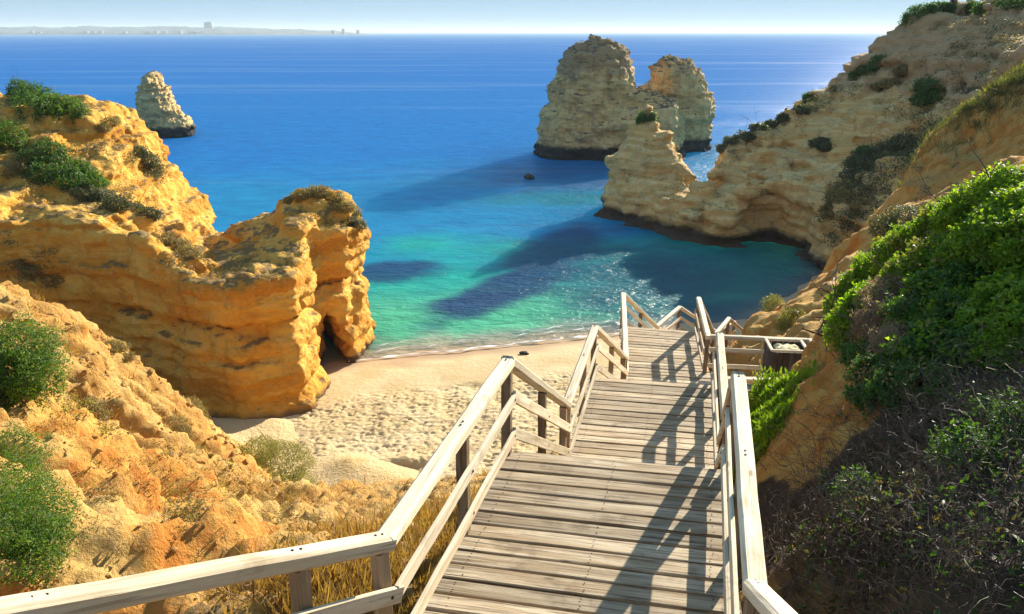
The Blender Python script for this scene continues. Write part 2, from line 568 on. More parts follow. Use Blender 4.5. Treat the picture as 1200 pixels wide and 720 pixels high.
M_STRAW = leaf_mat("straw_blade", [(0.16, 0.075, 0.025), (0.28, 0.155, 0.055), (0.42, 0.29, 0.12)], 0.35)

# ------------------------------------------------------------------ the beach
SHX = np.array([-45, -20, -12, -9, -2, 6, 18.7, 24.4, 28, 34, 60.0])
SHY = np.array([46, 47.0, 47.6, 48.6, 50.4, 52.6, 56.2, 62.8, 67.5, 74, 90.0])
def shore_dist(X, Y):
    """metres inland of the water's edge (negative out to sea)"""
    return (np.interp(X, SHX, SHY) - Y) * 0.93
xs = np.concatenate([np.arange(-30, -20, .5), np.arange(-20, 6, 0.085), np.arange(6, 34, .4)])
ys = np.concatenate([np.arange(22, 31, .4), np.arange(31, 47, 0.085), np.arange(47, 70, .4)])
X, Y = np.meshgrid(xs, ys, indexing='ij')
D = shore_dist(X, Y)
P2 = np.stack([X.ravel(), Y.ravel(), np.zeros(X.size)], 1)
wav = noise(P2 * [0.35, 0.6, 1]).reshape(X.shape)
Dw = D + wav * 0.8
Z = SEA + np.where(Dw > 0, 0.075 * np.minimum(Dw, 3) + 0.045 * np.clip(Dw - 3, 0, 30), 0.09 * Dw)
dry = np.clip((Dw - 5.6) / 1.2, 0, 1)
fp = noise(P2 * [3.6, 4.6, 1]).reshape(X.shape)
fp2 = fbm(P2 * [1.9, 2.6, 1] + 40, 3, 0.6).reshape(X.shape)
Z += dry * (-0.095 * np.clip(fp - 0.10, 0, 0.45) / 0.45 * np.clip(0.75 + 1.2 * noise(P2 * [0.55, 0.8, 1] + 70).reshape(X.shape), 0.15, 1.3) - 0.065 * np.clip(fp2 - 0.2, 0, .6) / .6 + 0.05 * np.clip(-fp2, 0, .6))
Z += dry * (0.10 * np.clip(noise(P2 * [0.9, 0.5, 1] + 90), -.5, .5) + 0.05 * fbm(P2 * [6.0, 7.5, 1], 2)).reshape(X.shape)
Z += dry * 0.16 * noise(P2 * 0.22).reshape(X.shape)
hx, hy, _ = pz(470, 541, -19.9)
hol = np.exp(-(((X - hx) / 1.5) ** 2 + ((Y - hy) / 0.55) ** 2))
Z += -0.30 * hol + 0.12 * np.exp(-(((X - hx) / 1.6) ** 2 + ((Y - hy - 0.8) / 0.4) ** 2))
beach = link("beach", mesh_np("beach", np.stack([X, Y, Z], -1).reshape(-1, 3), grid_faces(len(xs), len(ys))), M_SAND)
tag(beach, kind="structure")
vcol(beach.data, "wet", np.clip((2.6 - Dw) / 1.6, 0, 1).ravel())
vcol(beach.data, "red", (np.clip(hol * 1.4 - .3, 0, 1) * 0.7).ravel())

def beach_z(x, y):
    d = float(shore_dist(np.array(x), np.array(y)))
    return SEA + 0.075 * min(max(d, 0), 3) + 0.045 * max(d - 3, 0)

# ------------------------------------------------------------------ the sea
def axis(dense0, dense1, step, far, grow=1.22):
    a = list(np.arange(dense0, dense1 + 1e-6, step))
    s = step
    while a[-1] < far: s *= grow; a.append(a[-1] + s)
    s = step
    pre = []
    v = dense0
    while v > -far if dense0 < 0 else False: s *= grow; v -= s; pre.append(v)
    return np.array(pre[::-1] + a)
xs = axis(-60, 60, 0.8, 45000)
ys = axis(40, 175, 0.7, 60000)
X, Y = np.meshgrid(xs, ys, indexing='ij')
D = -shore_dist(X, Y)
Pn = np.stack([X.ravel(), Y.ravel(), np.zeros(X.size)], 1)
n1 = fbm(Pn * [0.05, 0.06, 1], 3).reshape(X.shape)
n2 = fbm(Pn * [0.22, 0.30, 1] + 9, 3).reshape(X.shape)
def lerp(a, b, f): return a + (np.asarray(b, float) - a) * np.clip(f, 0, 1)[..., None]
def sst(f): f = np.clip(f, 0, 1); return f * f * (3 - 2 * f)
d = D + n2 * 1.6
C = np.zeros(X.shape + (3,)) + np.array([0.34, 0.29, 0.20])
C = lerp(C, (0.20, 0.30, 0.22), sst((d - 0.3) / 2.2))
C = lerp(C, (0.06, 0.36, 0.22), sst((d - 1.5) / 3.0))
C = lerp(C, (0.004, 0.30, 0.27), sst((d - 7) / 10))
C = lerp(C, (0.003, 0.19, 0.40), sst((d - 15 + n1 * 12) / 16))
C = lerp(C, (0.002, 0.14, 0.42), sst((d - 42 + n1 * 18) / 50))
C = lerp(C, (0.002, 0.13, 0.42), sst((Y - 180) / 300))
C = lerp(C, (0.008, 0.17, 0.43), sst((Y - 700) / 4000))
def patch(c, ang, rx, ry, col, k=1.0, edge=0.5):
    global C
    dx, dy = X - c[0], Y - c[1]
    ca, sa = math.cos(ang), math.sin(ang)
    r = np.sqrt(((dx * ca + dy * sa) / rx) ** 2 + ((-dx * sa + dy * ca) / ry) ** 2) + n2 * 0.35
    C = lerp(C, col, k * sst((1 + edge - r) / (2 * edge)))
WEED_AND_SHADE = (0.004, 0.035, 0.115)  # dark blue for weed beds and for the headland's shadow painted on the water
patch(pz(600, 335, SEA), math.radians(57), 11, 2.9, WEED_AND_SHADE, 0.9, 0.3)  # headland's cast shadow put into the water colour, a diagonal band
patch(pz(560, 352, SEA), math.radians(25), 5, 1.8, WEED_AND_SHADE, 0.85, 0.35)  # near tip of the same painted shadow
patch(pz(650, 295, SEA), math.radians(68), 12, 4.2, WEED_AND_SHADE, 0.8, 0.4)  # far end of the same painted shadow
patch(pz(455, 318, SEA), math.radians(10), 4.8, 3.4, WEED_AND_SHADE, 0.9, 0.35)
patch(pz(735, 330, SEA), math.radians(0), 8, 11, (0.004, 0.070, 0.135), 0.8, 0.5)  # shade of the headland over the cove, painted into the colour
patch(pz(860, 325, SEA), math.radians(0), 12, 12, (0.005, 0.085, 0.12), 0.75, 0.6)  # painted headland shade again, in the right of the cove
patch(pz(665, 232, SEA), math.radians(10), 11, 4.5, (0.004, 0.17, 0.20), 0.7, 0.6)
patch(pz(690, 205, SEA), 0, 15, 14, (0.004, 0.045, 0.13), 0.6, 0.6)  # twin stack's shadow at its foot, darkened in the water colour
Zw = np.full(X.shape, SEA)
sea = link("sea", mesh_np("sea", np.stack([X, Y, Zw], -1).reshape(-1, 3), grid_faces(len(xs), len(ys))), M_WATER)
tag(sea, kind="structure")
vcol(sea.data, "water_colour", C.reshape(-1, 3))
vcol(sea.data, "depth_scatter", (0.02 + 0.98 * sst((D - 9) / 45)).ravel())

# thin broken lines of foam where the swell runs up
def foam_mat():
    m, nt, p, out = new_mat("sea_foam")
    p.inputs["Base Color"].default_value = (0.78, 0.80, 0.78, 1)
    return m
M_FOAM = foam_mat()
V, Fc = [], []
for row, (off, amp, wid) in enumerate([(-0.55, 0.5, 0.16), (0.9, 0.6, 0.07), (2.0, 0.7, 0.05)]):
    t = np.arange(-11, 9, 0.15)
    q = np.stack([t, np.full(len(t), row * 7.0), np.zeros(len(t))], 1)
    c = np.interp(t, SHX, SHY) + off + amp * noise(q * 0.35) + 0.15 * noise(q * 1.6)
    w = wid * np.clip(0.55 + 1.3 * noise(q * 0.9 + 3), 0.0, 1.5)
    b = len(V)
    for k in range(len(t)):
        z = SEA + 0.13 + (0.05 if off < 0 else 0)
        V += [(t[k], c[k] - w[k], z - .02), (t[k], c[k], z + .03), (t[k], c[k] + w[k], z - .02)]
    for k in range(len(t) - 1):
        if w[k] + w[k + 1] > 0.02:
            i = b + 3 * k
            Fc += [(i, i + 3, i + 4, i + 1), (i + 1, i + 4, i + 5, i + 2)]
foam = tag(link("sea_foam", mesh_np("sea_foam", np.array(V), np.array(Fc)), M_FOAM), kind="stuff")

# ------------------------------------------------------------------ hillside: slope on the left, ground under the stairs, bank and spur on the right
G = []
def a(*p): G.append(np.array(p, float))
def q(x, y, t): G.append(px(x, y, t))
# crest of the left slope and its visible flank
q(0, 338, 22); q(40, 348, 22.5); q(75, 375, 23); q(115, 397, 24); q(150, 418, 27); q(190, 456, 32); q(235, 491, 37)
q(268, 517, 39.4); q(310, 543, 37.6); q(345, 568, 36); q(380, 600, 34); q(425, 600, 33)
q(0, 420, 15); q(0, 500, 12.5); q(0, 560, 10.5); q(50, 660, 8); q(0, 660, 7.6); q(100, 500, 18); q(60, 430, 18.5); q(200, 600, 14); q(120, 600, 11.5)
q(400, 650, 9.5); q(330, 700, 7.6); q(200, 700, 7.8); q(300, 570, 27); q(200, 520, 23.5); q(100, 430, 20.5); q(350, 605, 30); q(270, 540, 33); q(250, 600, 18)
q(480, 600, 16); q(440, 620, 13); q(300, 640, 14)
# behind the crest: a gully down to the sand
a(-20, 24, -11); a(-21, 30, -15); a(-19, 36, -19.6); a(-26, 22, -10); a(-26, 34, -16); a(-30, 30, -14); a(-30, 20, -10); a(-16.3, 38, -20.2)
a(-18, 17, -7); a(-22, 12, -6); a(-28, 8, -5); a(-16, 8, -5.2); a(-12, 4, -5); a(-20, 2, -5); a(-30, 0, -5)
# under the stairs
a(0.3, 8.5, -6.3); a(1.3, 11.5, -7.6); a(2.8, 16, -9.4); a(4.2, 20.5, -11.3); a(5.8, 24.5, -13.2); a(8, 27.5, -15); a(4, 26, -15); a(2.5, 22, -12.6); a(0.5, 17.5, -11.0); a(-1.2, 12, -8.4); a(-1.0, 8, -6.2)
a(-1, 24, -16.5); a(2, 29, -19.3); a(-2, 29.5, -19.4); a(6, 32, -19.6); a(-5, 30.5, -19.5); a(-4, 19, -12.2); a(-4, 25, -16.5); a(-8, 33, -19.7); a(-13, 38, -20.2)
a(0, 4.5, -5.2); a(1.3, 3.5, -5); a(-1.5, 5, -5.4); a(0, 0, -3.2); a(0, -3, -2.6); a(-3, 2, -4.4); a(-5, -2, -4); a(2, 1, -3.6)
# bank on the right of the rail
a(1.95, 4.3, -5.0); a(2.35, 6.2, -5.4); a(2.75, 8.0, -6.0); a(3.2, 10, -6.9); a(3.9, 12.5, -7.8)
q(895, 545, 10.0); q(925, 500, 11); q(962, 455, 12); q(985, 470, 10.2); q(1000, 400, 11.5); q(984, 385, 14); q(995, 362, 14.5); q(1010, 330, 14.2); q(1060, 292, 13.6); q(1100, 268, 12.7); q(1200, 228, 10.6)
q(1000, 600, 6.6); q(1100, 700, 4.9); q(1200, 600, 5.4); q(1200, 450, 7.6); q(1100, 500, 7.5); q(1150, 350, 9.6); q(1040, 480, 8.8); q(940, 640, 5.9)
q(905, 500, 12.5); q(930, 460, 13.6); q(890, 460, 14.2)
a(3, 1.5, -3.2); a(5, 2, -2.4); a(8, 6, -1.2); a(8, 0, -1); a(12, 4, 0); a(9.5, 11.5, -1.4); a(14, 10, 0)
# behind that bank: a dip, the side platform, then the far spur
a(8.4, 14.2, -5.6); a(4.7, 13.5, -7.9); a(5.3, 14.3, -8.5); a(6.1, 14.6, -8.2); q(972, 425, 13.4); a(9.8, 16, -6.0); a(5.6, 15.8, -8.9); a(6.6, 16.8, -8.6); a(7.6, 17.2, -7.4); a(8.6, 19.5, -7.4); a(13, 18, -4.5); a(18, 16, -2)
q(930, 390, 22); q(905, 385, 24); q(885, 388, 25.5); q(910, 377, 27); q(950, 342, 30); q(990, 292, 33); q(1040, 238, 36); q(1100, 154, 38); q(1200, 88, 40)
q(1150, 180, 34.5); q(1100, 230, 33); q(1050, 275, 30.5); q(980, 335, 26.5); q(1200, 150, 33); q(1020, 320, 26)
a(12, 30.5, -15); a(14, 35, -15.5); a(16, 40, -18); a(12, 35, -20); a(18, 44, -21); a(22, 46, -17); a(26, 47, -10); a(30, 50, -14); a(34, 42, 1); a(8.5, 28, -14.5); a(9.5, 31, -18.5); a(24, 52, -21)
a(36, 54, -16); a(30, 36, 0.5); a(36, 30, 2); a(28, 24, 0); a(36, 12, 2); a(24, 8, 1); a(30, 58, -20.5)
land = RBF(G, 1.3, 0.04)
def land_mesh(xs, ys):
    X, Y = np.meshgrid(xs, ys, indexing='ij')
    Z = land(X, Y)
    V = np.stack([X, Y, Z], -1).reshape(-1, 3)
    Fc = grid_faces(len(xs), len(ys))
    N0 = vnormals(V, Fc)
    st = 1 - N0[:, 2]
    # rills run down the slope: noise stretched along the fall line
    fall = N0[:, :2] / np.maximum(np.linalg.norm(N0[:, :2], axis=1)[:, None], 1e-6)
    lump = fbm(V * 0.45, 4, 0.55)
    rill = ridged(V * [0.55, 0.40, 0.12], 3)
    crag = ridged(V * [1.1, 1.1, 0.9] + 30, 4)
    amp = np.clip((V[:, 2] + 19.8) / 2.5, 0, 1)
    rx, ry = V[:, 0], V[:, 1]
    # keep quiet under the stairs so that nothing pokes through the planks
    lx = 0.19 * ry - 0.35 + np.where(ry > 21, (ry - 21) * 0.2, 0)
    bankq = np.where((rx > 2) & (ry < 19), 0.45, 1.0)
    clear = sst((np.abs(rx - lx - 0.6) - 1.2) / 1.5)
    clear = np.maximum(clear, np.clip((ry - 27) / 3, 0, 1))
    left = np.clip((-rx - 1) / 3, 0, 1)
    red = np.zeros(len(V))
    for (cx, cy, r, k) in [(*px(160, 560, 14.5)[:2], 1.8, 1.0), (*px(265, 430, 26)[:2], 2.0, .5), (*px(330, 520, 30)[:2], 2.6, .75), (*px(250, 680, 9.5)[:2], 1.3, .75), (*px(390, 640, 10)[:2], 0.9, .7),
                           (3.9, 9.6, .75, 1), (4.3, 9.9, .75, 1), (3.5, 8.9, .6, 1), (3.8, 8.4, .6, .9), (4.75, 11.3, .9, 1), (5.1, 12.5, .9, 1), (4.2, 9.0, .7, 1), (4.5, 10.4, .8, 1), (3.9, 8.0, .6, 1), (4.4, 8.6, .6, .9), (-6.2, 10.9, 1.3, .9), (-3.7, 8.0, .9, .9), (-7.4, 13.4, 1.1, .8), (*px(990, 300, 32)[:2], 4.5, .8), (*px(930, 385, 24)[:2], 3, .55), (*px(1130, 200, 34)[:2], 8, .45), (*px(60, 360, 22)[:2], 1.6, .5)]:
        red = np.maximum(red, k * np.exp(-(((rx - cx) ** 2 + (ry - cy) ** 2) / r ** 2)))
    clod = fbm(V * [2.4, 2.4, 1.6] + 12, 4, 0.62)
    cut = np.clip(noise(V * [1.0, 1.0, 0.25] + 60) * 2.6, -1, 1)
    spur = np.clip((rx - 7.5) / 2, 0, 1) * np.clip((ry - 17) / 3, 0, 1)
    red = np.maximum(red, spur * np.clip(0.5 + 0.25 * noise(V * 0.3 + 7), 0, 1))
    crag = crag * (1 - .75 * spur)
    lump = lump * (1 - .5 * spur)
    cut = cut * (1 - .4 * spur)
    pp, al = rx * 0.84 - ry * 0.54, rx * 0.54 + ry * 0.84
    wob = 0.5 * noise(V * 0.5 + 33)
    g1 = np.clip(1 - np.abs(noise(np.stack([pp * .42 + wob, al * .10, pp * 0 + 3.3], 1))) * 5.5, 0, 1)
    g2 = np.clip(1 - np.abs(noise(np.stack([pp * 1.05 + wob, al * .24, pp * 0 + 8.1], 1))) * 5, 0, 1)
    gul = left * (0.62 * g1 ** 1.3 + 0.26 * g2) * clear * amp
    red = np.maximum(red, left * np.clip(.85 * g1 + .3 * g2 - .2, 0, 1))
    disp = -gul + amp * clear * bankq * (0.22 * lump + 0.20 * np.clip(rill, -.6, 1.2) * (0.5 + st) + (0.10 + 0.16 * red) * crag + 0.13 * clod - 0.10 * np.abs(noise(V * [3.0, 3.0, 2.2] + 44)) - 0.16 * np.abs(noise(V * [1.3, 1.3, 0.9] + 21)) + 0.30 * red * cut)
    disp += 0.05 * clear * amp * fbm(V * 2.6 + 5, 3)
    V = V + N0 * disp[:, None]
    V[:, 2] = V[:, 2]
    scrub = np.clip(0.25 + 0.5 * noise(V * 0.35 + 80) + 0.3 * clear, 0, 1) * (1 - red)
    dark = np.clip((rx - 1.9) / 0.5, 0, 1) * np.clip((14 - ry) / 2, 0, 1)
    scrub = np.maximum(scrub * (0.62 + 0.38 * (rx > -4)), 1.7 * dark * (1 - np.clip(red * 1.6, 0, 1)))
    sandy = np.clip((-19.55 - V[:, 2]) / 0.4 + 0.3 * noise(V * 1.3), 0, 1)
    return V, Fc, np.stack([np.clip(red + 0.15 * st, 0, 1), scrub, sandy], 1)
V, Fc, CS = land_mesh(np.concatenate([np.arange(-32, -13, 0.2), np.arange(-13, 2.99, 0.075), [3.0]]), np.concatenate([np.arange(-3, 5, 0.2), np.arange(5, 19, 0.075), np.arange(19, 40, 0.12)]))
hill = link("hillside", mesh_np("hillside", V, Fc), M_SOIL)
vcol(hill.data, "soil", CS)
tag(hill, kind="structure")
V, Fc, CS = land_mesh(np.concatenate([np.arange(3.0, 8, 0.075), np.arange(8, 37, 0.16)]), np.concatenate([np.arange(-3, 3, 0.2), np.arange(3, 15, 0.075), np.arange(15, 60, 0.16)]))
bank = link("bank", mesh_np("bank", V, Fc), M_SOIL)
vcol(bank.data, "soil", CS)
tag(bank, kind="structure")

# ------------------------------------------------------------------ rocks as solids cut out of a distance field
def mesa(name, bx, h, poly, tops, offs, strata_amp, mat, seed, extra=None, kk=0.8, beta=1.2, lump=0.9, sub=True):
    (x0, x1), (y0, y1), (z0, z1) = bx
    xs, ys, zs = np.arange(x0, x1, h), np.arange(y0, y1, h), np.arange(z0, z1, h)
    X, Y = np.meshgrid(xs, ys, indexing='ij')
    top = RBF(tops, beta, 0.02)(X, Y)
    dp = poly_sd(X, Y, poly)
    top = top + 0.5 * fbm(np.stack([X.ravel(), Y.ravel(), np.full(X.size, seed)], 1) * 0.5, 3).reshape(X.shape)
    f = np.empty((len(xs), len(ys), len(zs)), np.float32)
    for k, z in enumerate(zs):
        o = np.interp(z, offs[0], offs[1])
        f[:, :, k] = smax((z - top) * 0.75, dp - o, kk)
    if extra is not None:
        f = extra(f, xs, ys, zs)
    band = np.argwhere(np.abs(f) < 2.6)
    Pw = band * h + np.array([x0, y0, z0])
    w = fbm(Pw * 0.16 + seed, 2)
    st = noise(np.stack([w * 0.5 + seed, np.zeros(len(Pw)), Pw[:, 2] * 0.85 + w * 1.6], 1))
    n = lump * fbm(Pw * [0.30, 0.30, 0.34] + seed * 3, 3, 0.5) + strata_amp * st
    f[band[:, 0], band[:, 1], band[:, 2]] += n.astype(np.float32)
    f[:, :, 0] = np.maximum(f[:, :, 0], 0.2)
    V, Fc = surface_nets(f, (x0, y0, z0), h)
    return finish_rock(name, V, Fc, mat, seed, sub=sub)

def subdivide(V, Fc):
    E = np.concatenate([Fc[:, [k, (k + 1) % 4]] for k in range(4)])
    E.sort(axis=1)
    key = E[:, 0].astype(np.int64) * len(V) + E[:, 1]
    u, inv = np.unique(key, return_inverse=True)
    mid = (V[u // len(V)] + V[u % len(V)]) / 2
    cen = V[Fc].mean(1)
    n, m, k = len(V), len(u), len(Fc)
    e = [n + inv[i * k:(i + 1) * k] for i in range(4)]
    c = n + m + np.arange(k)
    F2 = np.concatenate([np.stack([Fc[:, i], e[i], c, e[(i + 3) % 4]], 1) for i in range(4)])
    return np.concatenate([V, mid, cen]), F2

def largest_island(V, Fc):
    lab = np.arange(len(V))
    while True:
        m = lab[Fc].min(1)
        new = lab.copy()
        np.minimum.at(new, Fc.ravel(), np.repeat(m, 4))
        new = new[new]
        if (new == lab).all(): break
        lab = new
    big = np.bincount(lab).argmax()
    Fc = Fc[(lab[Fc[:, 0]] == big) & (V[Fc][:, :, 2].max(1) > SEA - 0.9)]
    use = np.unique(Fc)
    mp = np.zeros(len(V), np.int64); mp[use] = np.arange(len(use))
    return V[use], mp[Fc]

def finish_rock(name, V, Fc, mat, seed, a1=0.30, a2=0.12, sub=True):
    V, Fc = largest_island(V, Fc)
    if sub: V, Fc = subdivide(V, Fc)
    N0 = vnormals(V, Fc)
    st = noise(np.stack([np.full(len(V), seed + .5), V[:, 0] * 0.05, V[:, 2] * 1.9 + 0.8 * noise(V * 0.3)], 1))
    dd = a1 * 0.5 * fbm(V * [0.8, 0.8, 1.3] + seed, 3) + a2 * fbm(V * [2.0, 2.0, 3.2] + seed, 2) + 0.22 * np.tanh(2.6 * st)
    dd += 0.05 * ridged(V * [1.6, 1.6, 3.0] + seed * 2, 3) - 0.10 * np.clip(noise(V * 1.5 + 9), .1, 1) + 0.05 * fbm(V * 5.0, 2)
    V = V + N0 * dd[:, None]
    o = link(name, mesh_np(name, V, Fc), mat)
    return o

# promontory on the left
poly_p = [(-46, 37), (-33, 41.8), (-26, 42.6), (-21.5, 41.6), (-18.0, 39.4), (-14.9, 38.2), (-12.05, 40.2), (-12.1, 43.2), (-12.5, 45.6), (-12.2, 46.7), (-10.7, 47.3), (-10.2, 50), (-10.6, 53), (-13, 56), (-17, 55), (-20, 56), (-21.3, 59.5), (-25, 63), (-46, 66)]
T = []
def tq(x, y, t): T.append(px(x, y, t))
for c in [(0, 132, 51), (30, 128, 52), (60, 128, 53), (100, 134, 54), (130, 142, 55), (150, 152, 56), (170, 172, 57), (185, 200, 58), (205, 232, 58), (235, 284, 57.5),
          (0, 213, 47), (50, 226, 47), (100, 243, 47), (150, 256, 47.6), (190, 266, 48), (0, 170, 49), (100, 190, 51), (150, 205, 53), (60, 190, 49.5),
          (215, 288, 48.5), (240, 300, 49), (262, 301, 50), (275, 299, 51),
          (285, 264, 52), (300, 256, 52.5), (330, 238, 52), (345, 228, 51.5), (360, 224, 51), (385, 228, 51), (405, 240, 51), (420, 256, 51), (432, 275, 51),
          (240, 305, 46), (270, 306, 45.5), (300, 300, 45.3), (320, 286, 45.8), (340, 276, 46), (352, 277, 46), (345, 270, 47), (352, 262, 48),
          (160, 266, 46.2), (200, 280, 45.4), (100, 250, 46.2), (40, 232, 46), (300, 318, 43), (345, 312, 43.2), (250, 318, 43.2), (200, 300, 43), (372, 292, 44), (372, 300, 43)]:
    tq(*c)
T += [np.array(v, float) for v in [(-42, 40, -8), (-42, 50, -6), (-38, 60, -5), (-30, 62, -6), (-33, 57, -4.9), (-15, 55, -11.5), (-18, 55, -13), (-46, 34, -10), (-12, 53, -11), (-9, 52, -13), (-23, 53, -13.6), (-24, 61, -15.5)]]
def arch(f, xs, ys, zs):
    X, Y = np.meshgrid(xs, ys, indexing='ij')
    # passage: left wall along one line, right wall closing in behind the outer leg, pointed at the top
    def side(p, d): return (X - p[0]) * d[1] - (Y - p[1]) * d[0]
    lw, rw = side((-12.55, 45.5), (-0.245, 0.970)), side((-10.95, 47.0), (-0.43, 0.903))
    for k, z in enumerate(zs):
        hh = max(z - SEA, 0.0)
        if hh < 4.4:
            nar = 1.0 * (hh / 4.2) ** 1.7
            cut = np.maximum(np.maximum(0.7 * nar - lw, rw + nar), np.maximum(43.5 - Y, Y - 62))
            f[:, :, k] = smax(f[:, :, k], -cut * 0.9, 0.2)
    # a hollow at the foot of the face, low on the left
    for (cx, cy, cz, rx, ry, rz) in [(-17.0, 38.0, -17.0, 1.3, 1.9, 0.75), (-20.5, 37.0, -14.0, .5, 1.6, 3.2), (-22.0, 36.6, -13.5, .45, 1.5, 3.0), (-19.5, 37.4, -16.0, 2.4, 1.5, 0.75), (-16.2, 37.4, -15.2, 2.2, 1.3, 0.6), (-13, 39.0, -15.2, 1.5, 1.2, .5), (-11.0, 46.0, -16.3, 1.4, 1.3, .5)]:
        for k, z in enumerate(zs):
            if abs(z - cz) < rz + 1:
                r = np.sqrt(((X - cx) / rx) ** 2 + ((Y - cy) / ry) ** 2 + ((z - cz) / rz) ** 2)
                f[:, :, k] = smax(f[:, :, k], (1 - r) * 0.7, 0.35)
    return f
prom = mesa("headland_rock", ((-41, -7), (30, 63), (-22.6, -1.5)), 0.31, poly_p, T,
            ([-23, -20.5, -19, -16, -15.2, -14.4, -12, -8, -3], [0.3, 0.25, 0.1, -0.35, -0.95, 0.15, -0.1, -0.9, -1.6]), 0.42, M_PROM, 1.0, arch, 0.45, 1.2, 0.5)
tag(prom, "golden ochre promontory of layered rock with an archway at its end, beside the sand", "rock")

# headland on the right
poly_h = [(11.3, 95.2), (11.2, 91.5), (13.0, 87.6), (16.3, 83.0), (18.2, 80.3), (21.6, 76.6), (23.0, 76.8), (25.4, 79.6), (28.0, 79.2), (29.4, 76.0), (29.2, 72), (28.6, 69.4), (29.3, 66.8), (34, 63), (40, 58), (70, 56), (90, 80), (90, 112), (45, 108), (30, 101), (20, 101), (13, 98)]
T = []
for c in [(757, 124, 93), (744, 146, 93.5), (735, 160, 94), (716, 190, 95.5), (705, 210, 96), (772, 138, 93), (788, 160, 92), (805, 192, 91), (815, 214, 90.5), (822, 226, 90), (827, 204, 91), (840, 182, 91), (860, 166, 91),
          (880, 156, 91), (900, 146, 91), (950, 117, 90), (1000, 91, 89), (1030, 77, 89), (1045, 47, 88), (1065, 24, 88), (1085, 15, 87), (1100, 14, 86), (1150, 13, 84), (1200, 9, 82),
          (840, 215, 87), (870, 195, 86.5), (910, 175, 87), (960, 150, 86), (1000, 150, 81), (1050, 180, 73), (1000, 232, 70), (1120, 80, 76), (1200, 60, 63), (1050, 110, 84), (1080, 60, 84),
          (970, 262, 69), (985, 270, 68), (760, 190, 89.5), (735, 205, 92), (790, 225, 86), (815, 245, 82.5), (855, 232, 80.5), (1100, 130, 74), (940, 195, 83), (1150, 40, 78)]:
    tq(*c)
T += [np.array(v, float) for v in [(22.5, 92.5, -20), (24.5, 95, -20.5), (20, 97, -18), (28, 98, -17), (16, 99, -16), (20, 101, -22), (32, 101, -14), (45, 106, -4), (60, 108, 2), (80, 100, 4), (80, 75, 4), (65, 62, 2), (50, 60, 0), (42, 57, -3), (34, 63, -15), (12, 100, -18)]]
head = mesa("headland_rock", ((8, 66), (60, 103), (-22.6, 6.5)), 0.34, poly_h, T,
            ([-23, -20.2, -19, -16, -12, -6, 4], [0.2, 0.0, -0.3, 0.25, -0.3, -1.2, -2.5]), 0.75, M_HEAD, 2.0, None, 0.8, 1.2, 1.05, sub=False)
tag(head, "pale layered headland with a pointed outcrop at its tip, right of the bay", "rock")

# sea stacks: rounded solids from their outlines, each at its own distance
def inflate_field(P, poly_px, y0, depth):
    """P (n, 3) world points; outline in photo pixels stood up in the plane Y = y0; returns a field, negative inside"""
    poly = []
    for x, y in poly_px:
        p = px(x, y, y0 / (CP + (360 - y) / F * SP))
        poly.append((p[0], p[2]))
    sd = poly_sd(P[:, 0], P[:, 2], poly)
    ins = np.clip(-sd, 0, None)
    hw = np.sqrt(np.clip(ins * (2 * depth - np.minimum(ins, depth)), 0, None))
    ady = np.abs(P[:, 1] - y0)
    return np.where(sd < 0, np.maximum((ady - hw) * 0.8, sd), np.sqrt(sd * sd + (ady * 0.6) ** 2))
def stack(name, parts, bx, h, mat, seed, lump, strata):
    (x0, x1), (y0, y1), (z0, z1) = bx
    xs, ys, zs = np.arange(x0, x1, h), np.arange(y0, y1, h), np.arange(z0, z1, h)
    X, Y, Z = np.meshgrid(xs, ys, zs, indexing='ij')
    Pw = np.stack([X.ravel(), Y.ravel(), Z.ravel()], 1)
    f = None
    for poly, t, depth in parts:
        g = inflate_field(Pw, poly, t, depth)
        f = g if f is None else smin(f, g, 0.8)
    m = np.abs(f) < 2.4
    w = fbm(Pw[m] * 0.2 + seed, 2)
    n = lump * fbm(Pw[m] * [0.34, 0.34, 0.38] + seed * 5, 3) + strata * noise(np.stack([w * .5, np.full(len(w), seed), Pw[m][:, 2] * 0.8 + w], 1))
    f[m] += n
    f = f.reshape(X.shape)
    V, Fc = surface_nets(f, (x0, y0, z0), h)
    return finish_rock(name, V, Fc, mat, seed, 0.7, 0.22)
lone = stack("sea_stack", [([(164, 172), (163, 150), (165, 132), (162, 112), (166, 98), (172, 92), (178, 83), (183, 85), (189, 97), (195, 101), (199, 112), (205, 124), (209, 131), (221, 138), (226, 148), (228, 172)], 168, 5.2)],
             ((-84, -64), (158, 178), (-22.5, -5)), 0.34, M_STACK, 5.0, 0.55, 0.7)
tag(lone, "lone tapering sea stack standing far out in open water at the left", "sea stack")
twin = stack("sea_stack", [
    ([(636, 205), (627, 178), (630, 150), (634, 132), (641, 118), (648, 97), (656, 74), (664, 60), (676, 50), (692, 44), (708, 44), (722, 49), (731, 58), (738, 72), (742, 86), (741, 98), (748, 106), (760, 108), (790, 115), (800, 150), (800, 205)], 141, 8.0),
    ([(745, 205), (742, 150), (744, 106), (752, 101), (761, 95), (764, 82), (773, 69), (792, 67), (806, 71), (820, 82), (829, 100), (833, 122), (832, 150), (830, 205)], 150, 6.5)],
    ((2, 44), (126, 162), (-22.5, 1.5)), 0.48, M_STACK, 6.0, 0.95, 0.6)
tag(twin, "broad twin-peaked sea stack with a notch between its two humps", "sea stack")
rk = px(620, 214, 117)
V, Fc = surface_nets((lambda A: A)(np.linalg.norm(np.stack(np.meshgrid(*[np.linspace(-1.4, 1.4, 15)] * 3, indexing='ij'), -1) * [1, 1.1, 1.3], axis=-1) - 0.8 + 0.25 * noise(np.stack(np.meshgrid(*[np.linspace(-1.4, 1.4, 15)] * 3, indexing='ij'), -1).reshape(-1, 3) * 1.3).reshape(15, 15, 15)), (-1.4, -1.4, -1.4), 0.2)
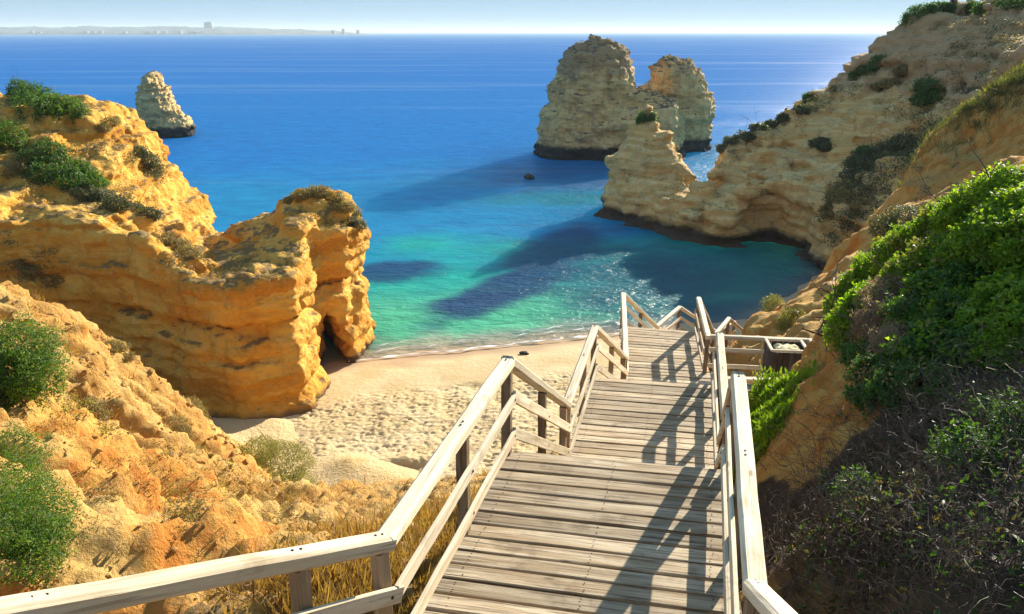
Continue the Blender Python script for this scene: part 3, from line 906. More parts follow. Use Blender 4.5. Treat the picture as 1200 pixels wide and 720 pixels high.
M_DARKROCK = rock_mat("dark_rock", [(0.3, (0.05, 0.045, 0.04)), (0.7, (0.09, 0.08, 0.07))], (0.05, 0.04, 0.035), (0.03, 0.025, 0.02))
o = tag(link("sea_rock", mesh_np("sea_rock", V, Fc), M_DARKROCK), "small dark rock breaking the water alone in the middle of the bay", "rock")
o.location = (rk[0], rk[1], SEA + 0.25)
o = tag(link("beach_stone", mesh_np("beach_stone", V * [0.42, 0.3, 0.22], Fc), M_DARKROCK), "small dark stone lying on the smooth wet sand near the water", "stone")
b = pz(614, 413, -20.7)
o.location = (b[0], b[1], beach_z(b[0], b[1]) + 0.06)

# ------------------------------------------------------------------ timber helpers
def beam(name, A, B, w, h, mat, parent, up=(0, 0, 1), ch=0.012, seg=6, jit=0.004, ext=0.0, label=None):
    """one board from A to B (centre line), local x along its length, w across, h along up; edges eased, slightly uneven"""
    A, B, up = Vector(A), Vector(B), Vector(up)
    d = (B - A).normalized()
    A, B = A - d * ext, B + d * ext
    L = (B - A).length
    side = up.cross(d).normalized()
    nrm = d.cross(side).normalized()
    a, b, c = w / 2, h / 2, min(ch, w * 0.3, h * 0.3)
    ring = [(-a + c, -b), (a - c, -b), (a, -b + c), (a, b - c), (a - c, b), (-a + c, b), (-a, b - c), (-a, -b + c)]
    V, Fc = [], []
    for s in range(seg + 1):
        oy, oz = random.uniform(-jit, jit), random.uniform(-jit, jit)
        k = 1 + random.uniform(-jit, jit) * 3
        for (y, z) in ring: V.append((L * s / seg - L / 2, y * k + oy, z * k + oz))
    for s in range(seg):
        for r in range(8):
            Fc.append((s * 8 + r, s * 8 + (r + 1) % 8, s * 8 + 8 + (r + 1) % 8, s * 8 + 8 + r))
    Fc = [f[::-1] for f in Fc]
    Fc.append(tuple(range(8)))
    Fc.append(tuple(range(seg * 8 + 7, seg * 8 - 1, -1)))
    me = bpy.data.meshes.new(name)
    me.from_pydata(V, [], Fc)
    me.update()
    o = link(name, me, mat, parent)
    M = Matrix((d, side, nrm)).transposed().to_4x4()
    M.translation = (A + B) / 2
    if parent is not None: M = Matrix.Translation(parent.location).inverted() @ M
    o.matrix_local = M
    if label: o["label"] = label
    return o

def V3(*p): return Vector(p)
# landings as quads: back-left, back-right, front-left, front-right, deck height
LAND = [
    (V3(-0.80, 4.06, 0), V3(1.40, 3.62, 0), V3(-0.04, 6.86, 0), V3(2.10, 6.49, 0), -4.0),
    (V3(0.78, 9.88, 0), V3(2.96, 9.50, 0), V3(1.50, 12.95, 0), V3(3.66, 12.58, 0), -6.0),
    (V3(2.60, 16.15, 0), V3(4.72, 15.85, 0), V3(3.17, 20.75, 0), V3(5.22, 20.30, 0), -8.0),
    (V3(4.70, 23.30, 0), V3(6.40, 22.55, 0), V3(5.85, 25.20, 0), V3(7.25, 24.05, 0), -10.0),
    (V3(8.00, 27.90, 0), V3(9.20, 26.80, 0), V3(9.00, 29.00, 0), V3(10.2, 27.90, 0), -12.0)]
UP = (V3(-2.3, 2.1, 0), V3(1.28, 2.55, 0))       # top of the flight that comes down towards the first landing

stair = empty("stairway", (0.6, 5.2, -5.2), "long grey timber stairway of planked landings stepping down the slope to the beach", "stairway")
def at(p, z): return Vector((p.x, p.y, z))
def planks(quad, wid=0.186, gap=0.026, th=0.045):
    bl, br, fl, fr, z = quad
    L = ((fl - bl).length + (fr - br).length) / 2
    n = max(1, round(L / wid))
    for i in range(n):
        f = (i + 0.5) / n
        A, B = bl.lerp(fl, f), br.lerp(fr, f)
        e = random.uniform(0.02, 0.055)
        zz = z - th / 2 + random.uniform(-0.006, 0.006)
        beam("plank", at(A, zz), at(B, zz + random.uniform(-.004, .004)), L / n - gap * random.uniform(0.8, 1.3), th, M_DECK, stair, ext=e, seg=5, ch=0.006, jit=0.0025)
    # nail heads, three pairs to a plank
    for i in range(n):
        f = (i + 0.5) / n
        for g_ in (0.07, 0.5, 0.93):
            for e_ in (-.22, .22):
                c0 = (bl.lerp(fl, f + e_ / n)).lerp(br.lerp(fr, f + e_ / n), g_ + random.uniform(-.006, .006))
                NAILS.append((c0.x, c0.y, z + .0065))
    # joists and legs below the planks
    for f in (0.07, 0.5, 0.93):
        A, B = bl.lerp(br, f), fl.lerp(fr, f)
        beam("joist", at(A, z - th - 0.085), at(B, z - th - 0.085), 0.07, 0.16, M_POST, stair)
    for p in (bl.lerp(br, .06), bl.lerp(br, .94), fl.lerp(fr, .06), fl.lerp(fr, .94)):
        c = (bl + br + fl + fr) / 4
        pp = p.lerp(c, 0.10)
        g = float(land(np.array(pp.x), np.array(pp.y))) - 0.6
        if g < z - 0.35:
            beam("leg", at(pp, g), at(pp, z - th - 0.17), 0.12, 0.12, M_POST, stair, up=(0, 1, 0))
NAILS = []
M_IRON, _nt, _p, _o = new_mat("rusty_iron")
_p.inputs["Base Color"].default_value = (0.035, 0.024, 0.018, 1)
_p.inputs["Roughness"].default_value = 0.6
def nail_part(parent, r=.0075):
    a6 = np.arange(6) * math.pi / 3
    P = np.array(NAILS) - np.array(parent.location)
    V = P[:, None] + np.stack([np.cos(a6) * r, np.sin(a6) * r, a6 * 0], 1)[None]
    V = np.concatenate([V, P[:, None] + [[0, 0, .004]]], 1).reshape(-1, 3)
    Fc = np.array([(7 * i + k, 7 * i + (k + 1) % 6, 7 * i + 6) for i in range(len(P)) for k in range(6)])
    tag(link("nail_heads", mesh_np("nail_heads", V, Fc), M_IRON, parent), kind="stuff")
    NAILS.clear()
def flight(f0, f1, z0, b0, b1, z1, n=12, tread=0.30):
    """steps from the front edge f0-f1 of one landing to the back edge b0-b1 of the next"""
    for i in range(1, n):
        f = (i - 0.5) / (n - 0.5) if n > 1 else 0.5
        A, B = f0.lerp(b0, f), f1.lerp(b1, f)
        z = z0 + (z1 - z0) * i / n - 0.024
        run = ((b0 - f0).length + (b1 - f1).length) / 2 / n
        beam("tread", at(A, z), at(B, z), run + 0.03, 0.045, M_DECK, stair, seg=3, ch=0.006, jit=0.002)
    for s, (A, B) in enumerate(((f0, b0), (f1, b1))):
        beam("stringer", at(A, z0 - 0.26), at(B, z1 - 0.14), 0.05, 0.24, M_POST, stair)
for L in LAND: planks(L)
nail_part(stair)
for i in range(4):
    flight(LAND[i][2], LAND[i][3], LAND[i][4], LAND[i + 1][0], LAND[i + 1][1], LAND[i + 1][4])
flight(UP[0], UP[1], -2.9, LAND[0][0], LAND[0][1], -4.0, n=7)
g5 = LAND[4]
flight(g5[2], g5[3], -12.0, V3(11.2, 31.6, 0), V3(12.4, 30.5, 0), -14.0)

# ------------------------------------------------------------------ railings
def railing(name, pts, posts, sgn, label, heights=(1.03, 0.60, 0.20), cat="railing", skip_low=()):
    """pts: (x, y, deck z) along the run; posts: list of (segment, fraction); sgn: which side the boards sit on"""
    root = empty(name, Vector(pts[0]), label, cat)
    P = [Vector(p) for p in pts]
    for i in range(len(P) - 1):
        A, B = P[i], P[i + 1]
        d = (B - A); d.z = 0; d.normalize()
        side = Vector((d.y, -d.x, 0)) * sgn
        beam("top_rail", A + V3(0, 0, heights[0] - 0.052), B + V3(0, 0, heights[0] - 0.052), 0.130, 0.105, M_RAIL, root, ext=0.035 if i % 2 == 0 else 0.012, seg=10, ch=0.020, jit=0.003)
        for h in heights[1:]:
            beam("rail_board", A + side * 0.068 + V3(0, 0, h + random.uniform(-.01, .01)), B + side * 0.068 + V3(0, 0, h), 0.036, 0.115, M_RAIL, root, ext=0.02 if i % 2 else 0.045, seg=8, ch=0.006, jit=0.003)
    for (i, f) in posts:
        p = P[i].lerp(P[i + 1], f)
        beam("post", p + V3(0, 0, -0.30), p + V3(0, 0, heights[0] - 0.108), 0.095, 0.095, M_POST, root, up=(P[i + 1] - P[i]).cross(V3(0, 0, 1)).normalized(), seg=4)
        # coach bolts through the rail boards, and two on the rail above the post
        d = (P[i + 1] - P[i]).normalized()
        h2 = Vector((d.x, d.y, 0)).normalized()
        side = Vector((h2.y, -h2.x, 0)) * sgn
        if p.y < 14:
            for h in heights[1:]:
                b_ = p + side * 0.088 + V3(0, 0, h)
                beam("bolt", b_ - side * .004, b_ + side * .004, .022, .022, M_IRON, root, seg=1, jit=0, ch=.006)
            for e in (-.03, .03):
                b_ = p + d * e + V3(0, 0, heights[0] + .002)
                beam("bolt", b_, b_ + V3(0, 0, .005), .018, .018, M_IRON, root, up=(0, 1, 0), seg=1, jit=0, ch=.005)
    return root
def inset(p, q_, d): return p.lerp(q_, d / (p - q_).length)
def edge(i, side):
    bl, br, fl, fr, z = LAND[i]
    return (at(bl, z), at(fl, z)) if side < 0 else (at(br, z), at(fr, z))
lp = [V3(-2.75, 1.46, -2.62)]
for i in range(5): lp += list(edge(i, -1))
lposts = [(0, 0.42), (0, 0.80), (0, 0.985), (1, 0.52), (1, 0.985), (2, 0.5), (2, 0.93), (3, 0.03), (3, 0.55), (3, 0.98), (4, 0.5), (4, 0.93), (5, 0.03), (5, 0.5), (5, 0.98), (6, 0.5), (7, 0.03), (7, 0.98), (8, 0.5), (9, 0.03), (9, .97)]
railing("railing", lp, lposts, 1, "pale timber handrail with two lower boards along the left, beach side of the stairway")
rp = [V3(1.27, 2.2, -3.28)]
for i in (0, 1): rp += list(edge(i, 1))
rposts = [(0, 0.5), (0, 0.985), (1, 0.5), (1, 0.985), (2, 0.5), (2, 0.95), (3, 0.03), (3, 0.5), (3, 0.985)]
rp += [at(V3(4.35, 14.9, 0), -7.3)]
rposts += [(4, 0.5), (4, .97)]
railing("railing", rp, rposts, -1, "sunlit timber handrail along the right side of the two nearest landings")
r3 = [V3(4.80, 17.45, -8), at(LAND[2][3], -8), *edge(3, 1), *edge(4, 1)]
railing("railing", r3, [(0, 0.015), (0, 0.5), (0, 0.985), (1, 0.5), (1, .96), (2, 0.03), (2, 0.97), (3, 0.5), (4, 0.03), (4, 0.97)], -1,
        "lower right handrail zigzagging down past the bin platform towards the cove")

# side platform with its low fences and the bin
plat = (V3(4.78, 15.15, 0), V3(7.05, 14.95, 0), V3(4.95, 17.35, 0), V3(7.2, 17.2, 0), -8.0)
pf = empty("side_platform", (6, 16, -8.6), "small planked platform beside the stairs carrying the dark bin", "platform")
_s = stair
stair = pf
planks(plat)
nail_part(pf)
stair = _s
railing("fence", [V3(4.90, 17.47, -8.0), V3(7.20, 17.20, -8.0), V3(7.08, 15.1, -8.0)], [(0, 0.55), (0, 0.985), (1, 0.97)], 1, "timber fence at the far side of the bin platform, turning downhill at the cliff", heights=(1.03, 0.66, 0.24), cat="fence")
railing("fence", [V3(4.66, 14.98, -8.0), V3(7.02, 14.86, -8.0)], [(0, 0.03), (0, 0.5), (0, 0.95)], -1, "timber fence at the near side of the bin platform above the green succulents", heights=(1.03, 0.66, 0.24), cat="fence")

bx = px(918, 424, 17.2)
binr = empty("litter_bin", (6.36, 16.45, -8.0), "dark slatted wooden bin with an open top and a pale yellow lining sheet", "bin")
bw, bd, bh, cx, cy = 0.80, 0.70, 1.18, 6.36, 16.45
ca = math.radians(-6)
def bp(x, y, z): return (cx + x * math.cos(ca) - y * math.sin(ca), cy + x * math.sin(ca) + y * math.cos(ca), -8.0 + z)
for sx, sy in ((1, 1), (1, -1), (-1, 1), (-1, -1)):
    beam("post", bp(sx * bw * .46, sy * bd * .45, 0.0), bp(sx * bw * .46, sy * bd * .45, bh - .04), 0.06, 0.06, M_BIN, binr, up=(0, 1, 0), seg=2)
for k in range(6):
    x = -bw / 2 + bw * (k + .5) / 6
    for s in (-1, 1):
        beam("slat", bp(x, s * bd / 2, .03), bp(x, s * bd / 2, bh - .045), bw / 6 - .012, 0.022, M_BIN, binr, up=(math.sin(-ca), -s * math.cos(ca), 0), seg=2, ch=.004)
for k in range(5):
    y = -bd / 2 + .03 + (bd - .06) * (k + .5) / 5
    for s in (-1, 1):
        beam("slat", bp(s * bw / 2, y, .03), bp(s * bw / 2, y, bh - .045), bd / 5 - .02, 0.022, M_BIN, binr, up=(s * math.cos(ca), s * math.sin(ca), 0), seg=2, ch=.004)
for s in (-1, 1):
    beam("rim", bp(-bw / 2 - .03, s * bd / 2, bh), bp(bw / 2 + .03, s * bd / 2, bh), 0.075, 0.045, M_RAIL, binr, seg=3)
    beam("rim", bp(s * bw / 2, -bd / 2 + .04, bh - .003), bp(s * bw / 2, bd / 2 - .04, bh - .003), 0.075, 0.045, M_RAIL, binr, seg=3)
def cloth_mat():
    m, nt, p, out = new_mat("yellow_sheet")
    g = N(nt)
    nt.links.new(g.mix(g.noise(g.obj(), 6, 4), (0.58, 0.50, 0.26), (0.70, 0.64, 0.42)), p.inputs["Base Color"])
    return m
u = np.linspace(-1, 1, 14)
U, W = np.meshgrid(u, u, indexing='ij')
sh = np.stack([U * .29 + .04, W * .25 + .03, bh - .035 - .10 * (np.abs(U) ** 4 + np.abs(W) ** 4) * .6 + 0.05 * noise(np.stack([U.ravel() * 2, W.ravel() * 2, U.ravel() * 0], 1)).reshape(U.shape)], -1).reshape(-1, 3)
sh = np.array([bp(*p) for p in sh]) - np.array(binr.location)
link("lining_sheet", mesh_np("lining_sheet", sh, grid_faces(14, 14)), cloth_mat(), binr)

# ------------------------------------------------------------------ plants
def ground_at(x, y): return float(land(np.array(x), np.array(y)))

def leaf_cloud(blobs, n, size, seed, flat=0.35, up=0.0, aspect=0.5, gaps=0.0, shell=0.55, lump=0.28, freq=1.4):
    """n small folded leaves through the outer volume of a few uneven ellipsoids"""
    r = np.random.default_rng(seed)
    bl = np.array(blobs, float)
    wt = (bl[:, 3] * bl[:, 4] + bl[:, 4] * bl[:, 5] + bl[:, 3] * bl[:, 5])
    k = r.choice(len(bl), n, p=wt / wt.sum())
    d = r.normal(size=(n, 3))
    d /= np.linalg.norm(d, axis=1)[:, None]
    rad = shell + (1 - shell) * np.sqrt(r.random(n))
    rad = rad * (1 + lump * noise(d * 2.1 + seed * 1.7 + k[:, None] * 3.1) + 0.5 * lump * noise(d * 5.5 + seed))
    P = bl[k, :3] + d * bl[k, 3:6] * rad[:, None]
    if gaps:
        keep = noise(P * freq * 1.6 / max(size * 12, .3) + seed) > -0.55 + gaps
        P, d, k = P[keep], d[keep], k[keep]
    n = len(P)
    nr = d * 0.8 + r.normal(size=(n, 3)) * (1 - flat)
    nr[:, 2] += 0.35
    nr /= np.linalg.norm(nr, axis=1)[:, None]
    t = r.normal(size=(n, 3))
    t[:, 2] += up
    t += d * 0.5
    if up < 3: t -= nr * (t * nr).sum(1)[:, None]
    t /= np.linalg.norm(t, axis=1)[:, None]
    s = np.cross(nr, t)
    s /= np.maximum(np.linalg.norm(s, axis=1)[:, None], 1e-6)
    L = size * r.uniform(0.6, 1.35, n)[:, None]
    w = L * aspect * 0.5
    V = np.stack([P, P + t * L * .45 + s * w - nr * L * .08, P + t * L, P + t * L * .45 - s * w - nr * L * .08], 1).reshape(-1, 3)
    i = np.arange(n) * 4
    Fc = np.stack([i, i + 1, i + 2, i + 3], 1)
    val = np.repeat(r.random(n), 4)
    return V, Fc, val

def twigs(P0, D, L, R, seed, seg=4, wander=0.35, fork=2):
    """tapering three-sided twigs that wander and fork"""
    r = np.random.default_rng(seed)
    Vs, Fs, vals, off = [], [], [], 0
    P0, D, L, R = [np.asarray(v, float) for v in (P0, D, L, R)]
    for lev in range(fork + 1):
        n = len(P0)
        pts = [P0]
        d = D / np.linalg.norm(D, axis=1)[:, None]
        dirs = [d]
        for s in range(seg):
            d = d + r.normal(size=(n, 3)) * wander
            d /= np.linalg.norm(d, axis=1)[:, None]
            pts.append(pts[-1] + d * (L / seg)[:, None])
            dirs.append(d)
        pts = np.stack(pts, 1)
        dr = np.stack(dirs, 1)
        a1 = np.cross(dr, np.array([0.3, 0.2, 1.0]))
        a1 /= np.maximum(np.linalg.norm(a1, axis=2)[..., None], 1e-6)
        a2 = np.cross(dr, a1)
        tap = np.linspace(1, 0.35, seg + 1)[None, :, None] * R[:, None, None]
        ring = np.stack([pts + (a1 * math.cos(q_) + a2 * math.sin(q_)) * tap for q_ in (0, 2.094, 4.189)], 2)
        Vs.append(ring.reshape(-1, 3))
        vals.append(np.repeat(r.random(n), (seg + 1) * 3))
        base = off + np.arange(n)[:, None, None] * (seg + 1) * 3 + np.arange(seg)[None, :, None] * 3
        for c in range(3):
            c2 = (c + 1) % 3
            Fs.append(np.stack([base + c, base + c2, base + 3 + c2, base + 3 + c], -1).reshape(-1, 4))
        off += n * (seg + 1) * 3
        if lev < fork:
            m = 2
            kk = r.integers(1, seg + 1, (n, m))
            P0 = pts[np.arange(n)[:, None], kk].reshape(-1, 3)
            D = (dr[np.arange(n)[:, None], kk] + r.normal(size=(n, m, 3)) * 0.6).reshape(-1, 3)
            L = np.repeat(L, m) * r.uniform(0.4, 0.75, n * m)
            R = np.repeat(R, m) * 0.55
    return np.concatenate(Vs), np.concatenate(Fs), np.concatenate(vals)

def cloud_obj(name, parts, mat, parent=None, origin=(0, 0, 0)):
    V = np.concatenate([p[0] for p in parts]) - np.asarray(origin, float)
    Fs, o = [], 0
    for p in parts:
        Fs.append(p[1] + o); o += len(p[0])
    me = mesh_np(name, V, np.concatenate(Fs), smooth=False)
    at_ = me.attributes.new("leaf_value", 'FLOAT', 'POINT')
    at_.data.foreach_set("value", np.concatenate([p[2] for p in parts]).astype(np.float32))
    return link(name, me, mat, parent)

def branches(blobs, root, n, rad, seed):
    r = np.random.default_rng(seed)
    bl = np.array(blobs, float)
    k = r.integers(0, len(bl), n)
    tgt = bl[k, :3] + r.normal(size=(n, 3)) * bl[k, 3:6] * 0.3
    base = np.asarray(root, float) + r.normal(size=(n, 3)) * [bl[:, 3].mean() * .25, bl[:, 4].mean() * .25, 0.02]
    d = tgt - base
    L = np.linalg.norm(d, axis=1)
    return twigs(base, d, L, np.full(n, rad), seed, 4, 0.2, 2)

def shrub(name, blobs, n, size, mat, label, seed, cat="shrub", group=None, twig=12, trad=0.02, leaf=None, twig_mat=None, root=None, dead=0, mixed=None, **kw):
    bl = np.array(blobs, float)
    if root is None:
        c = bl[:, :3].mean(0)
        root = (c[0], c[1], (bl[:, 2] - bl[:, 5] * 0.9).min())
    t = empty(name, root, label, cat, group)
    cloud_obj("foliage", [leaf_cloud(blobs, n, size, seed, **kw)], mat, t, root)
    if dead:
        cloud_obj("dead_leaves", [leaf_cloud(blobs, int(n * dead), size * .9, seed + 77, **{**kw, 'gaps': .55})], M_LEAF_DRY, t, root)
    if mixed:
        cloud_obj("young_leaves", [leaf_cloud(blobs, int(n * .3), size * 1.25, seed + 55, **{**kw, 'gaps': .5, 'shell': .8})], mixed, t, root)
    if twig:
        cloud_obj("branches", [branches(blobs, root, twig, trad, seed + 1)], twig_mat or M_TWIG, t, root)
    return t

def blob(x, y, t, rx, rz=None, ry=None, up=0.0):
    p = px(x, y, t)
    return (p[0], p[1], p[2] + up, rx, ry or rx, rz or rx)

# tangles of dead twigs on the shaded bank
def thicket(label, pts, n, length, seed, mat=M_TWIG, rad=.006, spread=.55, upw=.8):
    r = np.random.default_rng(seed)
    k = r.integers(0, len(pts), n)
    base = np.array(pts)[k] + r.normal(size=(n, 3)) * [spread, spread, .10]
    base[:, 2] = land(base[:, 0], base[:, 1]) - .03
    d = r.normal(size=(n, 3)) * .75 + [-.35, -.1, upw]
    t = empty("dry_shrub", base.mean(0), label, "dry shrub")
    cloud_obj("twigs", [twigs(base, d, length * r.uniform(.5, 1.2, n), np.full(n, rad), seed, 3, .42, 2)], mat, t, base.mean(0))
    return t
thicket("brown tangle of bare twigs beside the near handrail post", [px(935, 590, 7.2), px(945, 640, 6.0), px(960, 560, 7.4)], 420, .42, 31, spread=.3)
thicket("dark tangle of dead twigs in the middle of the shaded bank", [px(1030, 530, 7.6), px(1080, 520, 7.4), px(1000, 500, 8.8)], 620, .5, 32)
thicket("dark mass of bare twigs at the right edge of the shaded bank", [px(1150, 480, 7.2), px(1190, 570, 5.9), px(1120, 560, 6.6)], 620, .5, 33)
thicket("dead twigs at the bottom of the bank below the sparse shrub", [px(1050, 650, 5.7), px(1150, 650, 5.2), px(980, 670, 5.7), px(1100, 700, 5)], 620, .42, 34, spread=.45)
thicket("dry twigs under the green corner shrub on the orange bank", [px(985, 400, 13), px(1000, 430, 10.8)], 200, .45, 35, spread=.25)

# leaf litter, small stems and half-dead undergrowth over the shaded bank
def undergrowth(n, seed):
    r = np.random.default_rng(seed)
    x, y = r.uniform(1.7, 8, n), r.uniform(1.5, 12.5, n)
    keep = (x > 2.0 + .2 * (y - 4)) & (noise(np.stack([x * 1.1, y * 1.1, x * 0], 1) + seed) > -.4) & ~((y > 7.4) & (y < 13) & (x < 3.55 + (y - 7.4) * .42))
    x, y = x[keep], y[keep]
    n = len(x)
    P = np.stack([x, y, land(x, y) + r.random(n) ** 2 * .22], 1)
    t = r.normal(size=(n, 3)) + [0, 0, .5]
    t /= np.linalg.norm(t, axis=1)[:, None]
    sd_ = np.cross(t, r.normal(size=(n, 3)))
    sd_ /= np.linalg.norm(sd_, axis=1)[:, None]
    L = .055 * r.uniform(.5, 1.5, n)[:, None]
    V = np.stack([P, P + t * L * .5 + sd_ * L * .22, P + t * L, P + t * L * .5 - sd_ * L * .22], 1).reshape(-1, 3)
    i = np.arange(n) * 4
    return V, np.stack([i, i + 1, i + 2, i + 3], 1), np.repeat(r.random(n), 4)
tag(cloud_obj("undergrowth", [undergrowth(36000, 3)], M_TWIG), kind="stuff")
tag(cloud_obj("undergrowth", [undergrowth(34000, 4)], M_LEAF_DEEP), kind="stuff")
tag(cloud_obj("leaf_litter", [undergrowth(12000, 5)], M_LEAF_DRY), kind="stuff")

# ice plant between stairs and bank
def succulents(label, pts, n, seed, mat, size=.10, spread=(.5, .7), hgt=.22):
    r = np.random.default_rng(seed)
    k = r.integers(0, len(pts), n)
    base = np.array(pts)[k] + np.stack([r.normal(size=n) * spread[0], r.normal(size=n) * spread[1], np.zeros(n)], 1)
    g = land(base[:, 0], base[:, 1])
    h = hgt * (1 + .8 * noise(base * 1.5)) 
    base[:, 2] = g + h * r.uniform(0.2, 1.05, n)
    d = r.normal(size=(n, 3)) * .5 + [0, 0, 1]
    d /= np.linalg.norm(d, axis=1)[:, None]
    s = np.cross(d, r.normal(size=(n, 3)))
    s /= np.linalg.norm(s, axis=1)[:, None]
    L = size * r.uniform(.6, 1.3, n)[:, None]
    w = L * .15
    V = np.stack([base - s * w, base + s * w, base + d * L * .7 + s * w * .9, base + d * L], 1).reshape(-1, 3)
    i = np.arange(n) * 4
    o = cloud_obj("succulent_plant", [(V, np.stack([i, i + 1, i + 2, i + 3], 1), np.repeat(r.random(n), 4))], mat)
    return tag(o, label, "succulent")
succulents("thick yellow green cushion of succulent leaves between the right handrail and the bin fence", [px(899, 474, 13.5), px(903, 488, 12.8), px(888, 498, 12.6), px(890, 522, 11.8)], 20000, 41, M_LEAF_ICE, .12, (.20, .34), .42)
succulents("yellowish succulent clump behind the bin fence", [px(872, 400, 19.4), px(850, 405, 19.5), px(885, 415, 19)], 5000, 42, M_LEAF_YEL, .13, (.6, .4), .3)

# grasses: dry blades, too many to count
def blades(name, pts, n, seed, mat, size, spread, surf=None, droop=.5, kind="stuff", label=None, cat=None):
    r = np.random.default_rng(seed)
    pts = np.array(pts)
    k = r.integers(0, len(pts), n)
    sp = spread if np.ndim(spread) else (spread, spread)
    base = pts[k] + np.stack([r.normal(size=n) * sp[0], r.normal(size=n) * sp[1], np.zeros(n)], 1)
    cl = noise(base * 2.2 + seed) > -0.15
    base = base[cl]; n = len(base)
    base[:, 2] = (surf or land)(base[:, 0], base[:, 1]) - .03 + (0 if surf else .06)
    d = r.normal(size=(n, 3)) * droop + [0.05, 0, 1]
    d /= np.linalg.norm(d, axis=1)[:, None]
    s = np.cross(d, r.normal(size=(n, 3)))
    s /= np.linalg.norm(s, axis=1)[:, None]
    L = size * r.uniform(.45, 1.4, n)[:, None]
    w = np.maximum(L * .010, .0028)
    bend = r.normal(size=(n, 3)) * L * .16
    V = np.stack([base - s * w, base + s * w, base + d * L * .6 + bend * .4 + s * w * .7, base + d * L + bend], 1).reshape(-1, 3)
    i = np.arange(n) * 4
    o = cloud_obj(name, [(V, np.stack([i, i + 1, i + 2, i + 3], 1), np.repeat(r.random(n), 4))], mat)
    tag(o, label, cat, None, kind)
    return o
line = [px(520, 640, 9.6), px(500, 680, 8.0), px(545, 580, 11.5), px(430, 690, 7.6), px(475, 610, 13), px(560, 530, 15), px(380, 690, 7.4), px(440, 640, 10), px(620, 500, 16), px(650, 490, 18), px(600, 470, 20)]
blades("dry_grass", line, 60000, 51, M_STRAW, .30, (.5, 1.0))
blades("dry_grass", [px(x, y, t) for x, y, t in ((240, 520, 27), (300, 590, 22), (200, 480, 27), (150, 470, 22), (100, 450, 20), (340, 600, 28), (260, 560, 25), (60, 390, 21), (320, 620, 18), (180, 560, 17), (400, 600, 28))], 30000, 52, M_STRAW, .24, (1.6, 1.8))

# left slope shrubs
shrub("shrub", [blob(18, 415, 13.5, .75, .62), blob(38, 440, 13.2, .5, .48), blob(-15, 440, 13.2, .7, .6)], 30000, .055, M_LEAF_MID, "rounded green shrub at the left edge halfway up the sandy slope", 61, dead=.06, lump=.45, gaps=.2, aspect=.36, shell=.5, twig=16)
shrub("shrub", [blob(330, 545, 34, 1.35, 1.0), blob(350, 575, 32.8, .9, .7), blob(305, 528, 35.5, .9, .6)], 24000, .085, M_LEAF_YEL, "yellowish green rounded shrub where the slope meets the sand", 63, gaps=.1, aspect=.3, up=1.0)
shrub("shrub", [blob(335, 618, 24, .9, .45), blob(300, 605, 24, .6, .35)], 8000, .08, M_LEAF_YEL, "low pale green tuft on the slope below the rounded yellowish shrub", 64, gaps=.3, aspect=.25, up=1.5)
for i, (x, y, t, rx, lab) in enumerate([(95, 480, 18.6, .55, "grey dry scrub on the sandy slope right of the rounded green shrub"), (195, 500, 24.5, .7, "dry brown scrub clump on the slope crest"),
                                     (130, 410, 24.0, .5, "pale dry tuft on the upper crest of the slope"), (80, 590, 12.2, .5, "grey dead scrub beside the lower green shrub"),
                                     (215, 480, 33, .9, "straw coloured scrub at the slope edge in front of the cliff shadow"), (170, 550, 19, .7, "olive dry scrub in the middle of the sandy slope"), (300, 650, 13.5, .5, "low dry scrub just behind the near left handrail")]):
    shrub("dry_shrub", [blob(x, y, t, rx, rx * .45), blob(x + 14, y + 10, t, rx * .7, rx * .35)], 5200, .05 + .0012 * t, M_LEAF_DRY, lab, 70 + i, cat="dry shrub", gaps=.25, aspect=.25, up=1.2, twig=20, trad=.008)

# plants on the promontory and the headland; each sits on the rock below it (found by a ray)
import mathutils
from mathutils.bvhtree import BVHTree
def bvh(o):
    me = o.data
    return BVHTree.FromPolygons([v.co[:] for v in me.vertices], [p.vertices[:] for p in me.polygons])
T_PROM, T_HEAD, T_BANK, T_STACK = bvh(prom), bvh(head), bvh(bank), bvh(twin)
def hit(tree, x, y):
    """where the line of sight through pixel x, y meets a rock"""
    d = Vector(px(x, y, 1.0)).normalized()
    h = tree.ray_cast(Vector((0, 0, 0)), d)
    return h[0]
def rock_shrub(tree, spots, n, size, mat, label, seed, cat="shrub", sq=.6, **kw):
    bl = []
    for (x, y, r) in spots:
        p = hit(tree, x, y)
        if p is None:
            for dy in range(1, 30):
                p = hit(tree, x, y + dy)
                if p is not None: break
        if p is None: continue
        sc = p.y / 50.0
        bl.append((p.x, p.y + r * .3, p.z + r * sq * .25, r, r, r * sq))
    if not bl: return None
    kw.setdefault("gaps", .22); kw.setdefault("lump", .5)
    return shrub(kw.pop("name", "shrub"), bl, n, size, mat, label, seed, cat=cat, twig=kw.pop("twig", 8), trad=.03, **kw)
